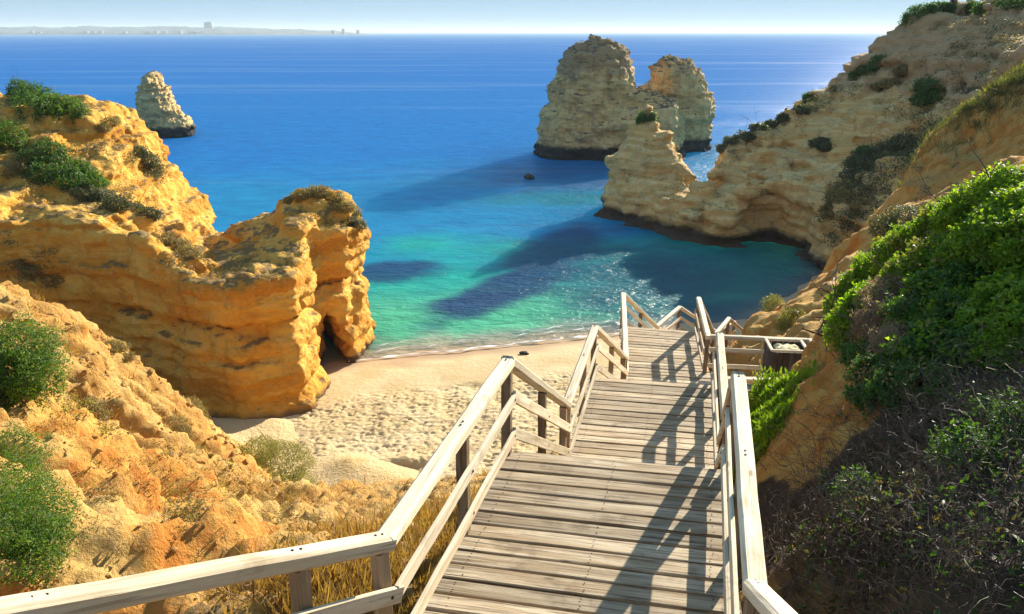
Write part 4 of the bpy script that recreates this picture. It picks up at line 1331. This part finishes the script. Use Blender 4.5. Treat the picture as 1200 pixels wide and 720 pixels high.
# the leafy bank on the right, one shrub after another from the path up to the frame's edge
rock_shrub(T_BANK, [(1190, 240, .46), (1155, 256, .44), (1205, 272, .5), (1135, 268, .42), (1175, 295, .48), (1215, 300, .5)], 42000, .053, M_LEAF_BRIGHT,
      "large bright green leafy shrub at the top right edge, highest of the bank", 11, dead=.06, mixed=M_LEAF_ICE, gaps=.24, lump=.42, aspect=.62, sq=.85)
rock_shrub(T_BANK, [(1112, 276, .42), (1085, 292, .42), (1058, 310, .42), (1100, 318, .42), (1135, 315, .40), (1070, 335, .36)], 38000, .052, M_LEAF_BRIGHT,
      "sunlit yellow green shrub on the bank crest left of the highest shrub", 12, dead=.12, mixed=M_LEAF_YEL, gaps=.24, lump=.42, aspect=.62, sq=.85)
rock_shrub(T_BANK, [(1030, 325, .38), (1008, 345, .36), (992, 368, .34), (1002, 388, .34), (990, 400, .26), (1020, 365, .34)], 22000, .056, M_LEAF_BRIGHT,
      "small green shrub at the bank's outer corner above the orange earth", 13, dead=.1, gaps=.26, lump=.42, aspect=.6, sq=.9)
rock_shrub(T_BANK, [(1190, 365, .36), (1165, 395, .34), (1205, 410, .36), (1150, 372, .3), (1180, 430, .3), (1215, 380, .36)], 26000, .052, M_LEAF_BRIGHT,
      "vivid green broad leaved shrub low at the right edge, nearest of the leafy ones", 14, mixed=M_LEAF_ICE, gaps=.24, lump=.42, aspect=.66, sq=.9)
rock_shrub(T_BANK, [(1105, 355, .40), (1080, 385, .40), (1125, 385, .38), (1100, 420, .36), (1140, 425, .32), (1080, 430, .34), (1130, 345, .38)], 27000, .054, M_LEAF_DEEP,
      "deep green shrub in the middle of the bank behind the pale feathery one", 15, dead=.15, mixed=M_LEAF_BRIGHT, gaps=.28, lump=.45, aspect=.6, sq=.85)
rock_shrub(T_BANK, [(1040, 362, .34), (1032, 390, .34), (1058, 385, .32), (1050, 415, .30)], 20000, .040, M_LEAF_PINK,
      "faded pinkish grey feathery shrub in flower on the bank", 16, gaps=.05, aspect=.30, up=1.5, sq=1.0, name="flowering_shrub")
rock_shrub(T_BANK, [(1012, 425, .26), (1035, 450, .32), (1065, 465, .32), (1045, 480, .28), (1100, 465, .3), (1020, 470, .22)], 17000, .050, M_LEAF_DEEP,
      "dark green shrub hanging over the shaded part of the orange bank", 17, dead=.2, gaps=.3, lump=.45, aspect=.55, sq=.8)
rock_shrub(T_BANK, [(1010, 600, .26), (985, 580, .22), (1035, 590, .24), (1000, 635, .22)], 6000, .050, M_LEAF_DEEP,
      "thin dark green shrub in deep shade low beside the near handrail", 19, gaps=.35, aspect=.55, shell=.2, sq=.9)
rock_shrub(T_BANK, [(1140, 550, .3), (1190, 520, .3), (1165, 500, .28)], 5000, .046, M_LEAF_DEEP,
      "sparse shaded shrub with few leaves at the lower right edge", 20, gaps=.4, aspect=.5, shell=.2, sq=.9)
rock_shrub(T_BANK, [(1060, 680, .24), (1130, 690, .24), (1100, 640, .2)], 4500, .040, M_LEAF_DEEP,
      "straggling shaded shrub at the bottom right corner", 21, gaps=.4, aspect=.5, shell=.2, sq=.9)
shrub("shrub", [blob(1065, 258, 29, .95, .6), blob(1040, 266, 29, .7, .5), blob(1090, 262, 28, .7, .45)], 9000, .085, M_LEAF_GREY,
      "dull blue green shrub at the foot of the far orange spur", 18, gaps=.1)
rock_shrub(T_PROM, [(30, 122, 1.2), (22, 112, .9), (45, 127, 1.3), (35, 132, 1.2)], 11000, .16, M_LEAF_DEEP, "tallest dark green bush on the hilltop at the upper left", 81, sq=1.0)
rock_shrub(T_PROM, [(70, 132, 1.2), (85, 136, .9), (58, 134, 1.1)], 9000, .16, M_LEAF_MID, "low bright green bush on the hilltop right of the tallest bush", 82, sq=.8)
rock_shrub(T_PROM, [(5, 165, 1.2), (12, 175, 1.0), (-5, 180, 1.2)], 7000, .15, M_LEAF_MID, "green bush at the left edge below the hilltop", 83, sq=.8)
rock_shrub(T_PROM, [(55, 180, 1.0), (60, 200, 1.3), (45, 210, 1.2), (75, 215, 1.2), (35, 190, .9)], 13000, .16, M_LEAF_DEEP, "dark green bush in the hollow above the orange cliff face", 84, sq=.7)
rock_shrub(T_PROM, [(88, 205, 1.0), (105, 220, 1.0), (95, 213, .9)], 8000, .15, M_LEAF_MID, "sunlit green bush beside the dark one above the orange cliff", 85, sq=.7)
rock_shrub(T_PROM, [(115, 236, .9), (135, 243, .9), (155, 249, .8), (175, 254, .7), (100, 232, .9)], 11000, .14, M_LEAF_GREY, "long strip of grey green scrub along the ledge above the orange cliff", 86, sq=.55)
rock_shrub(T_PROM, [(170, 190, .9), (178, 200, .7), (160, 182, .7)], 5000, .13, M_LEAF_GREY, "grey green scrub on the hill's right shoulder over the sea", 87, sq=.7)
rock_shrub(T_PROM, [(128, 145, .6), (120, 152, .5)], 2200, .12, M_LEAF_DRY, "small brown scrub on the hill crest", 88, cat="dry shrub")
rock_shrub(T_PROM, [(355, 232, .7), (372, 229, .8), (390, 236, .7), (404, 246, .7), (340, 238, .5)], 8000, .13, M_LEAF_DRY, "brown dry scrub crowning the arch rock", 89, cat="dry shrub", sq=.55, up=1.0)
rock_shrub(T_PROM, [(412, 255, .6), (420, 266, .5), (408, 262, .5)], 3500, .12, M_LEAF_GREY, "olive scrub on the right shoulder of the arch rock", 90, sq=.7)
rock_shrub(T_PROM, [(205, 292, .8), (220, 300, .7), (195, 284, .6)], 5000, .12, M_LEAF_DRY, "pale dry scrub on the saddle between hill and arch rock", 91, cat="dry shrub", sq=.6)
rock_shrub(T_PROM, [(40, 320, .9), (60, 330, .8), (25, 310, .7)], 5000, .13, M_LEAF_DRY, "dull brown scrub low on the orange face at the left", 92, cat="dry shrub", sq=.6)
rock_shrub(T_PROM, [(15, 205, .7), (25, 200, .7)], 3500, .12, M_LEAF_DRY, "brown scrub at the left end of the cliff edge", 93, cat="dry shrub", sq=.8)

rock_shrub(T_HEAD, [(757, 139, .9), (752, 137, .7), (764, 140, .7)], 4500, .22, M_LEAF_DEEP, "green bush on the tip of the pointed outcrop", 101, sq=.9)
for i, (sp, lab) in enumerate([([(1072, 20, 1.0), (1066, 26, .9), (1080, 16, .9)], "dark bush at the left corner of the cliff top"), ([(1092, 13, .8), (1100, 12, .8)], "small bush on the skyline of the cliff, second from its corner"),
                              ([(1112, 13, .8)], "lone small bush on the cliff skyline, third from its corner"), ([(1143, 12, .9), (1150, 12, .7)], "round bush on the cliff skyline near the right edge"),
                              ([(1180, 8, 1.1), (1195, 7, 1.1)], "dark bush on the cliff skyline at the right corner"), ([(1030, 76, .9), (1026, 82, .8)], "small dark tree on the step of the cliff edge"),
                              ([(1006, 88, .9), (1014, 86, 1.0), (1000, 92, .6)], "dark bush on the cliff edge left of the step"), ([(948, 117, .7), (955, 115, .6)], "lone bush on the sloping cliff edge over the sea")]):
    rock_shrub(T_HEAD, sp, 2600, .24, M_LEAF_DEEP, lab, 110 + i, sq=.9)
for i, (sp, mat, lab) in enumerate([([(860, 168, 1.1), (875, 160, 1.2), (890, 152, 1.0), (848, 176, .9)], M_LEAF_GREY, "grey scrub along the low edge of the headland above the sea"),
                               ([(1090, 105, 1.4), (1100, 115, 1.4), (1085, 120, 1.2)], M_LEAF_DEEP, "dark green bush in a hollow high on the hazy cliff"),
                               ([(1010, 195, 1.5), (1020, 185, 1.4), (1040, 180, 1.4), (1000, 210, 1.2), (1060, 170, 1.3)], M_LEAF_GREY, "broad bank of grey green scrub in the gully behind the orange spur"),
                               ([(985, 235, 1.4), (995, 225, 1.4), (1005, 245, 1.2), (975, 250, 1.1)], M_LEAF_DRY, "brown scrub filling the lower gully by the cove"),
                               ([(960, 170, .9), (968, 174, .8), (966, 168, .7)], M_LEAF_GREY, "dark round patch of scrub on the pale layered cliff"),
                               ([(1005, 190, .8), (1015, 180, .9)], M_LEAF_DEEP, "small green bush at the top of the gully"),
                               ([(1060, 85, 1.0), (1045, 100, 1.0), (1030, 105, 1.0)], M_LEAF_DRY, "dry scrub under the cliff edge step"),
                               ([(940, 130, .9), (920, 140, .9), (905, 148, .9)], M_LEAF_GREY, "low scrub along the middle of the sloping cliff edge")]):
    rock_shrub(T_HEAD, sp, 6500, .24, mat, lab, 130 + i, sq=.55)
def tree_surf(tree):
    def f(xs_, ys_):
        return np.array([(lambda h: h[0].z if h[0] is not None else -99)(tree.ray_cast(Vector((a_, b_, 30)), Vector((0, 0, -1)))) for a_, b_ in zip(xs_, ys_)])
    return f
blades("spur_grass", [np.array(px(x, y, t)) for x, y, t in ((1120, 145, 37.5), (1150, 125, 38), (1180, 105, 39), (1200, 92, 40), (1165, 130, 36.5), (1200, 110, 37.5), (1220, 90, 40))], 7000, 55, M_LEAF_YEL, .38, (1.4, 1.1), tree_surf(T_BANK))
blades("spur_grass", [np.array(px(x, y, t)) for x, y, t in ((1120, 148, 37.3), (1150, 130, 37.6), (1180, 112, 38.2), (1200, 100, 39), (1165, 138, 36), (1200, 120, 37), (1190, 135, 36))], 12000, 56, M_LEAF_GREY, .42, (1.4, 1.1), tree_surf(T_BANK))
T_HILL = bvh(hill)
rock_shrub(T_HILL, [(15, 540, .42), (10, 580, .46), (38, 612, .40), (15, 640, .42), (52, 648, .32), (-10, 660, .4), (30, 672, .32), (-15, 610, .45)], 32000, .042, M_LEAF_MID,
           "lower green shrub at the left edge just above the handrail", 62, gaps=.22, lump=.45, aspect=.34, shell=.45, sq=.9, twig=0, dead=.05)
# low scrub in masses on the rocks: many small cushions rooted on mesh points inside a zone
def scrub_mass(name, rock, zones, n, r0, leaves, size, mat, seed, nzmin=.25, cover=0.0):
    me = rock.data
    V = np.empty(len(me.vertices) * 3, np.float32); me.vertices.foreach_get("co", V); V = V.reshape(-1, 3).astype(float)
    Nn = np.empty(len(me.vertices) * 3, np.float32); me.vertices.foreach_get("normal", Nn); Nn = Nn.reshape(-1, 3)
    dep = V[:, 1] * CP - V[:, 2] * SP
    ux = 600 + F * V[:, 0] / dep
    uy = 360 - F * (V[:, 1] * SP + V[:, 2] * CP) / dep
    ok = np.zeros(len(V), bool)
    for z_ in zones: ok |= poly_sd(ux, uy, z_) < 0
    ok &= (Nn[:, 2] > nzmin) & (noise(V * 0.55 + seed) > -.1 - cover) & (Nn[:, 1] < .55)
    idx = np.flatnonzero(ok)
    if not len(idx): return
    r = np.random.default_rng(seed)
    k = r.choice(idx, min(n, len(idx)), replace=False)
    rr = r0 * r.uniform(.5, 1.4, len(k))
    bl = np.concatenate([V[k] + np.stack([rr * 0, rr * 0, rr * .1], 1), np.stack([rr, rr, rr * .6], 1)], 1)
    return tag(cloud_obj(name, [leaf_cloud(bl, leaves, size, seed, shell=.35, aspect=.4)], mat), kind="stuff")
ZG = [[(985, 300), (958, 268), (975, 225), (1005, 190), (1050, 160), (1110, 140), (1100, 175), (1050, 225), (1020, 270)]]
scrub_mass("cliff_scrub", head, ZG, 260, .75, 15000, .22, M_LEAF_GREY, 201, .1, .3)
scrub_mass("cliff_scrub", head, [[(1000, 130), (1040, 90), (1070, 30), (1200, 15), (1200, 110), (1130, 130), (1060, 145)], [(735, 215), (745, 165), (765, 140), (790, 170), (815, 215), (860, 240), (830, 262), (770, 225)], [(835, 195), (870, 150), (1020, 85), (1020, 110), (900, 165), (860, 200)]], 420, .55, 17000, .19, M_LEAF_DRY, 202, .3)
scrub_mass("cliff_scrub", head, [[(1040, 170), (1100, 60), (1200, 20), (1200, 100), (1130, 150)], [(835, 195), (870, 150), (1020, 85), (1025, 100), (900, 155), (860, 190)]], 150, .6, 8000, .20, M_LEAF_GREY, 203, .3)
scrub_mass("cliff_scrub", prom, [[(0, 130), (150, 140), (190, 200), (190, 260), (0, 220)]], 230, .38, 11000, .11, M_LEAF_DRY, 204, .35)
scrub_mass("cliff_scrub", prom, [[(180, 270), (240, 300), (330, 300), (350, 240), (420, 240), (425, 270), (360, 300), (330, 330), (250, 340), (180, 300)]], 170, .36, 9000, .11, M_LEAF_DRY, 205, .4)
scrub_mass("cliff_scrub", prom, [[(0, 270), (60, 290), (80, 350), (0, 340)], [(150, 160), (190, 190), (190, 215), (150, 200)]], 90, .4, 5000, .11, M_LEAF_GREY, 206, .15)
scrub_mass("cliff_scrub", twin, [[(640, 40), (740, 40), (740, 110), (640, 120)], [(745, 60), (835, 60), (835, 130), (745, 110)]], 160, .55, 6000, .22, M_LEAF_DRY, 207, .35)
scrub_mass("slope_scrub", hill, [[(0, 340), (120, 395), (240, 490), (350, 570), (380, 620), (300, 640), (0, 560)]], 300, .26, 22000, .06, M_LEAF_DRY, 208, .2, .1)
scrub_mass("slope_scrub", hill, [[(60, 560), (250, 560), (400, 620), (420, 720), (0, 720), (60, 640)]], 150, .15, 22000, .030, M_LEAF_DRY, 209, .2, .1)
scrub_mass("slope_scrub", hill, [[(60, 400), (240, 490), (350, 570), (200, 600), (60, 500)]], 150, .22, 9000, .065, M_LEAF_YEL, 210, .2)
# clods and stones lying on the slope
def clods(zones, n, seed, r0):
    r = np.random.default_rng(seed)
    x, y = r.uniform(-16, 1, n * 3), r.uniform(5, 33, n * 3)
    z = land(x, y)
    dep = y * CP - z * SP
    ux, uy = 600 + F * x / dep, 360 - F * (y * SP + z * CP) / dep
    ok = np.zeros(len(x), bool)
    for z_ in zones: ok |= poly_sd(ux, uy, z_) < 0
    ok &= noise(np.stack([x * .8, y * .8, z * .8], 1)) > -.1
    hits = [T_HILL.ray_cast(Vector((a_, b_, 10)), Vector((0, 0, -1)))[0] for a_, b_ in zip(x[ok], y[ok])]
    P = np.array([h for h in hits if h is not None])[:n]
    ph = (1 + 5 ** .5) / 2
    ico = np.array([(-1, ph, 0), (1, ph, 0), (-1, -ph, 0), (1, -ph, 0), (0, -1, ph), (0, 1, ph), (0, -1, -ph), (0, 1, -ph), (ph, 0, -1), (ph, 0, 1), (-ph, 0, -1), (-ph, 0, 1)]) / 1.9
    tri = np.array([(0, 11, 5), (0, 5, 1), (0, 1, 7), (0, 7, 10), (0, 10, 11), (1, 5, 9), (5, 11, 4), (11, 10, 2), (10, 7, 6), (7, 1, 8), (3, 9, 4), (3, 4, 2), (3, 2, 6), (3, 6, 8), (3, 8, 9), (4, 9, 5), (2, 4, 11), (6, 2, 10), (8, 6, 7), (9, 8, 1)])
    m = len(P)
    sc = (r0 * P[:, 1:2] / 12 * r.uniform(.3, 1.0, (m, 1)) ** 2)[:, None] * r.uniform(.6, 1.2, (m, 1, 3))
    V = P[:, None] + ico[None] * sc * (1 + .35 * r.normal(size=(m, 12, 1)).clip(-1, 1))
    Fc = (tri[None] + (np.arange(m) * 12)[:, None, None]).reshape(-1, 3)
    me = mesh_np("loose_stones", V.reshape(-1, 3), Fc, False)
    o = tag(link("loose_stones", me, M_SOIL), kind="stuff")
    vcol(me, "soil", np.repeat(np.stack([r.random(m) ** 3 * .6, r.random(m) * .3, np.zeros(m)], 1), 12, 0))
clods([[(0, 340), (120, 395), (240, 490), (350, 570), (400, 620), (430, 700), (300, 720), (0, 720)]], 2800, 5, .075)
for i, (x, y, t, lab) in enumerate([(905, 362, 27.5, "straw coloured tuft at the crest of the orange spur"), (928, 380, 23, "pale dry tuft on the near face of the orange spur")]):
    shrub("dry_shrub", [blob(x, y, t, .42, .5)], 2600, .10, M_LEAF_YEL, lab, 160 + i, cat="dry shrub", gaps=.1, aspect=.16, up=2.0, twig=14)

# ------------------------------------------------------------------ the far coast
def coast_mat(name, c1, c2):
    m, nt, p, out = new_mat(name)
    g = N(nt)
    nt.links.new(g.mix(g.step(g.noise(g.scale(g.pos(), (1, 1, 2)), .012, 5, .65), .42, .6), c1, c2), p.inputs["Base Color"])
    return m
YF = 6500.0
xs = np.linspace(-5200, -1150, 420)
ysn = np.linspace(0, 900, 18)
X, Y = np.meshgrid(xs, ysn, indexing='ij')
prof = np.interp(xs, [-5200, -4200, -3600, -3000, -2500, -2000, -1600, -1350, -1150], [52, 62, 66, 64, 58, 46, 34, 16, -6])
Pq = np.stack([X.ravel() * .004, Y.ravel() * .004, X.ravel() * 0], 1)
Z = SEA - 4 + prof[:, None] * np.clip(Y / 420, 0, 1) ** .6 * (1 + .22 * fbm(Pq, 4).reshape(X.shape)) + 7 * (Y > 60) * np.abs(noise(Pq * 6)).reshape(X.shape)
coast = tag(link("far_coast", mesh_np("far_coast", np.stack([X, Y + YF, Z], -1).reshape(-1, 3), grid_faces(len(xs), len(ysn))), coast_mat("coast_land", (0.09, 0.12, 0.12), (0.19, 0.20, 0.19))), kind="structure")
M_TOWN = coast_mat("town_wall", (0.20, 0.20, 0.20), (0.32, 0.31, 0.30))
def building(x, w, h, d, z0, label, y=YF + 160):
    bm_v = []
    V = [(-w / 2, 0, 0), (w / 2, 0, 0), (w / 2, d, 0), (-w / 2, d, 0), (-w / 2, 0, h), (w / 2, 0, h), (w / 2, d, h), (-w / 2, d, h),
         (-w * .2, d * .3, h), (w * .2, d * .3, h), (w * .2, d * .7, h), (-w * .2, d * .7, h), (-w * .2, d * .3, h * 1.12), (w * .2, d * .3, h * 1.12), (w * .2, d * .7, h * 1.12), (-w * .2, d * .7, h * 1.12)]
    Fc = []
    for b in (0, 8):
        Fc += [(b, b + 1, b + 5, b + 4), (b + 1, b + 2, b + 6, b + 5), (b + 2, b + 3, b + 7, b + 6), (b + 3, b, b + 4, b + 7), (b + 4, b + 5, b + 6, b + 7)]
    me = mesh_np("building", np.array(V), np.array(Fc), False)
    o = link("building", me, M_TOWN)
    o.location = (x, y, z0)
    tag(o, label, "building", "buildings on the far coast")
def cx_(xpix, y=YF + 160): return (xpix - 600) / F * y * 0.951
building(cx_(248), 62, 46, 50, 30, "wide grey block standing tallest on the far coast")
for i, xp in enumerate((392, 404, 421)):
    building(cx_(xp), 24, (28, 38, 31)[i], 26, -14, ("left of three thin towers at the end of the far coast", "middle and tallest of three thin towers at the end of the far coast", "right of three thin towers, alone at the end of the far coast")[i])
for i, xp in enumerate((42, 50, 105, 113, 122, 150, 178, 186, 196, 214, 228)):
    building(cx_(xp, YF + 40), random.uniform(26, 50), random.uniform(14, 24), 30, SEA + 4 + random.uniform(0, 10), "small pale building on the far waterfront, " + ("farthest left of all", "right beside the leftmost one", "left one of a close trio", "middle one of a close trio", "right one of a close trio", "between trio and pair", "left of a pair mid town", "right of a pair mid town", "just right of the pair", "second left of the block", "nearest left of the block")[i], YF + 40)

# ------------------------------------------------------------------ the air over the sea
hm = bpy.data.materials.new("haze")
hm.use_nodes = True
hm.node_tree.nodes.clear()
pv = hm.node_tree.nodes.new("ShaderNodeVolumePrincipled")
pv.inputs["Color"].default_value = (0.72, 0.87, 1.0, 1)
pv.inputs["Density"].default_value = 0.00009
pv.inputs["Anisotropy"].default_value = 0.1
ho = hm.node_tree.nodes.new("ShaderNodeOutputMaterial")
hm.node_tree.links.new(pv.outputs[0], ho.inputs["Volume"])
x0, x1, y0, y1, z0, z1 = -70000, 70000, -200, 90000, -26, 120
V = np.array([(x, y, z) for x in (x0, x1) for y in (y0, y1) for z in (z0, z1)], float)
Fc = np.array([(0, 1, 3, 2), (4, 6, 7, 5), (0, 4, 5, 1), (2, 3, 7, 6), (0, 2, 6, 4), (1, 5, 7, 3)])
tag(link("haze", mesh_np("haze", V, Fc, False), hm), kind="stuff")
SC.cycles.volume_bounces = 0
SC.cycles.volume_step_rate = 1.0
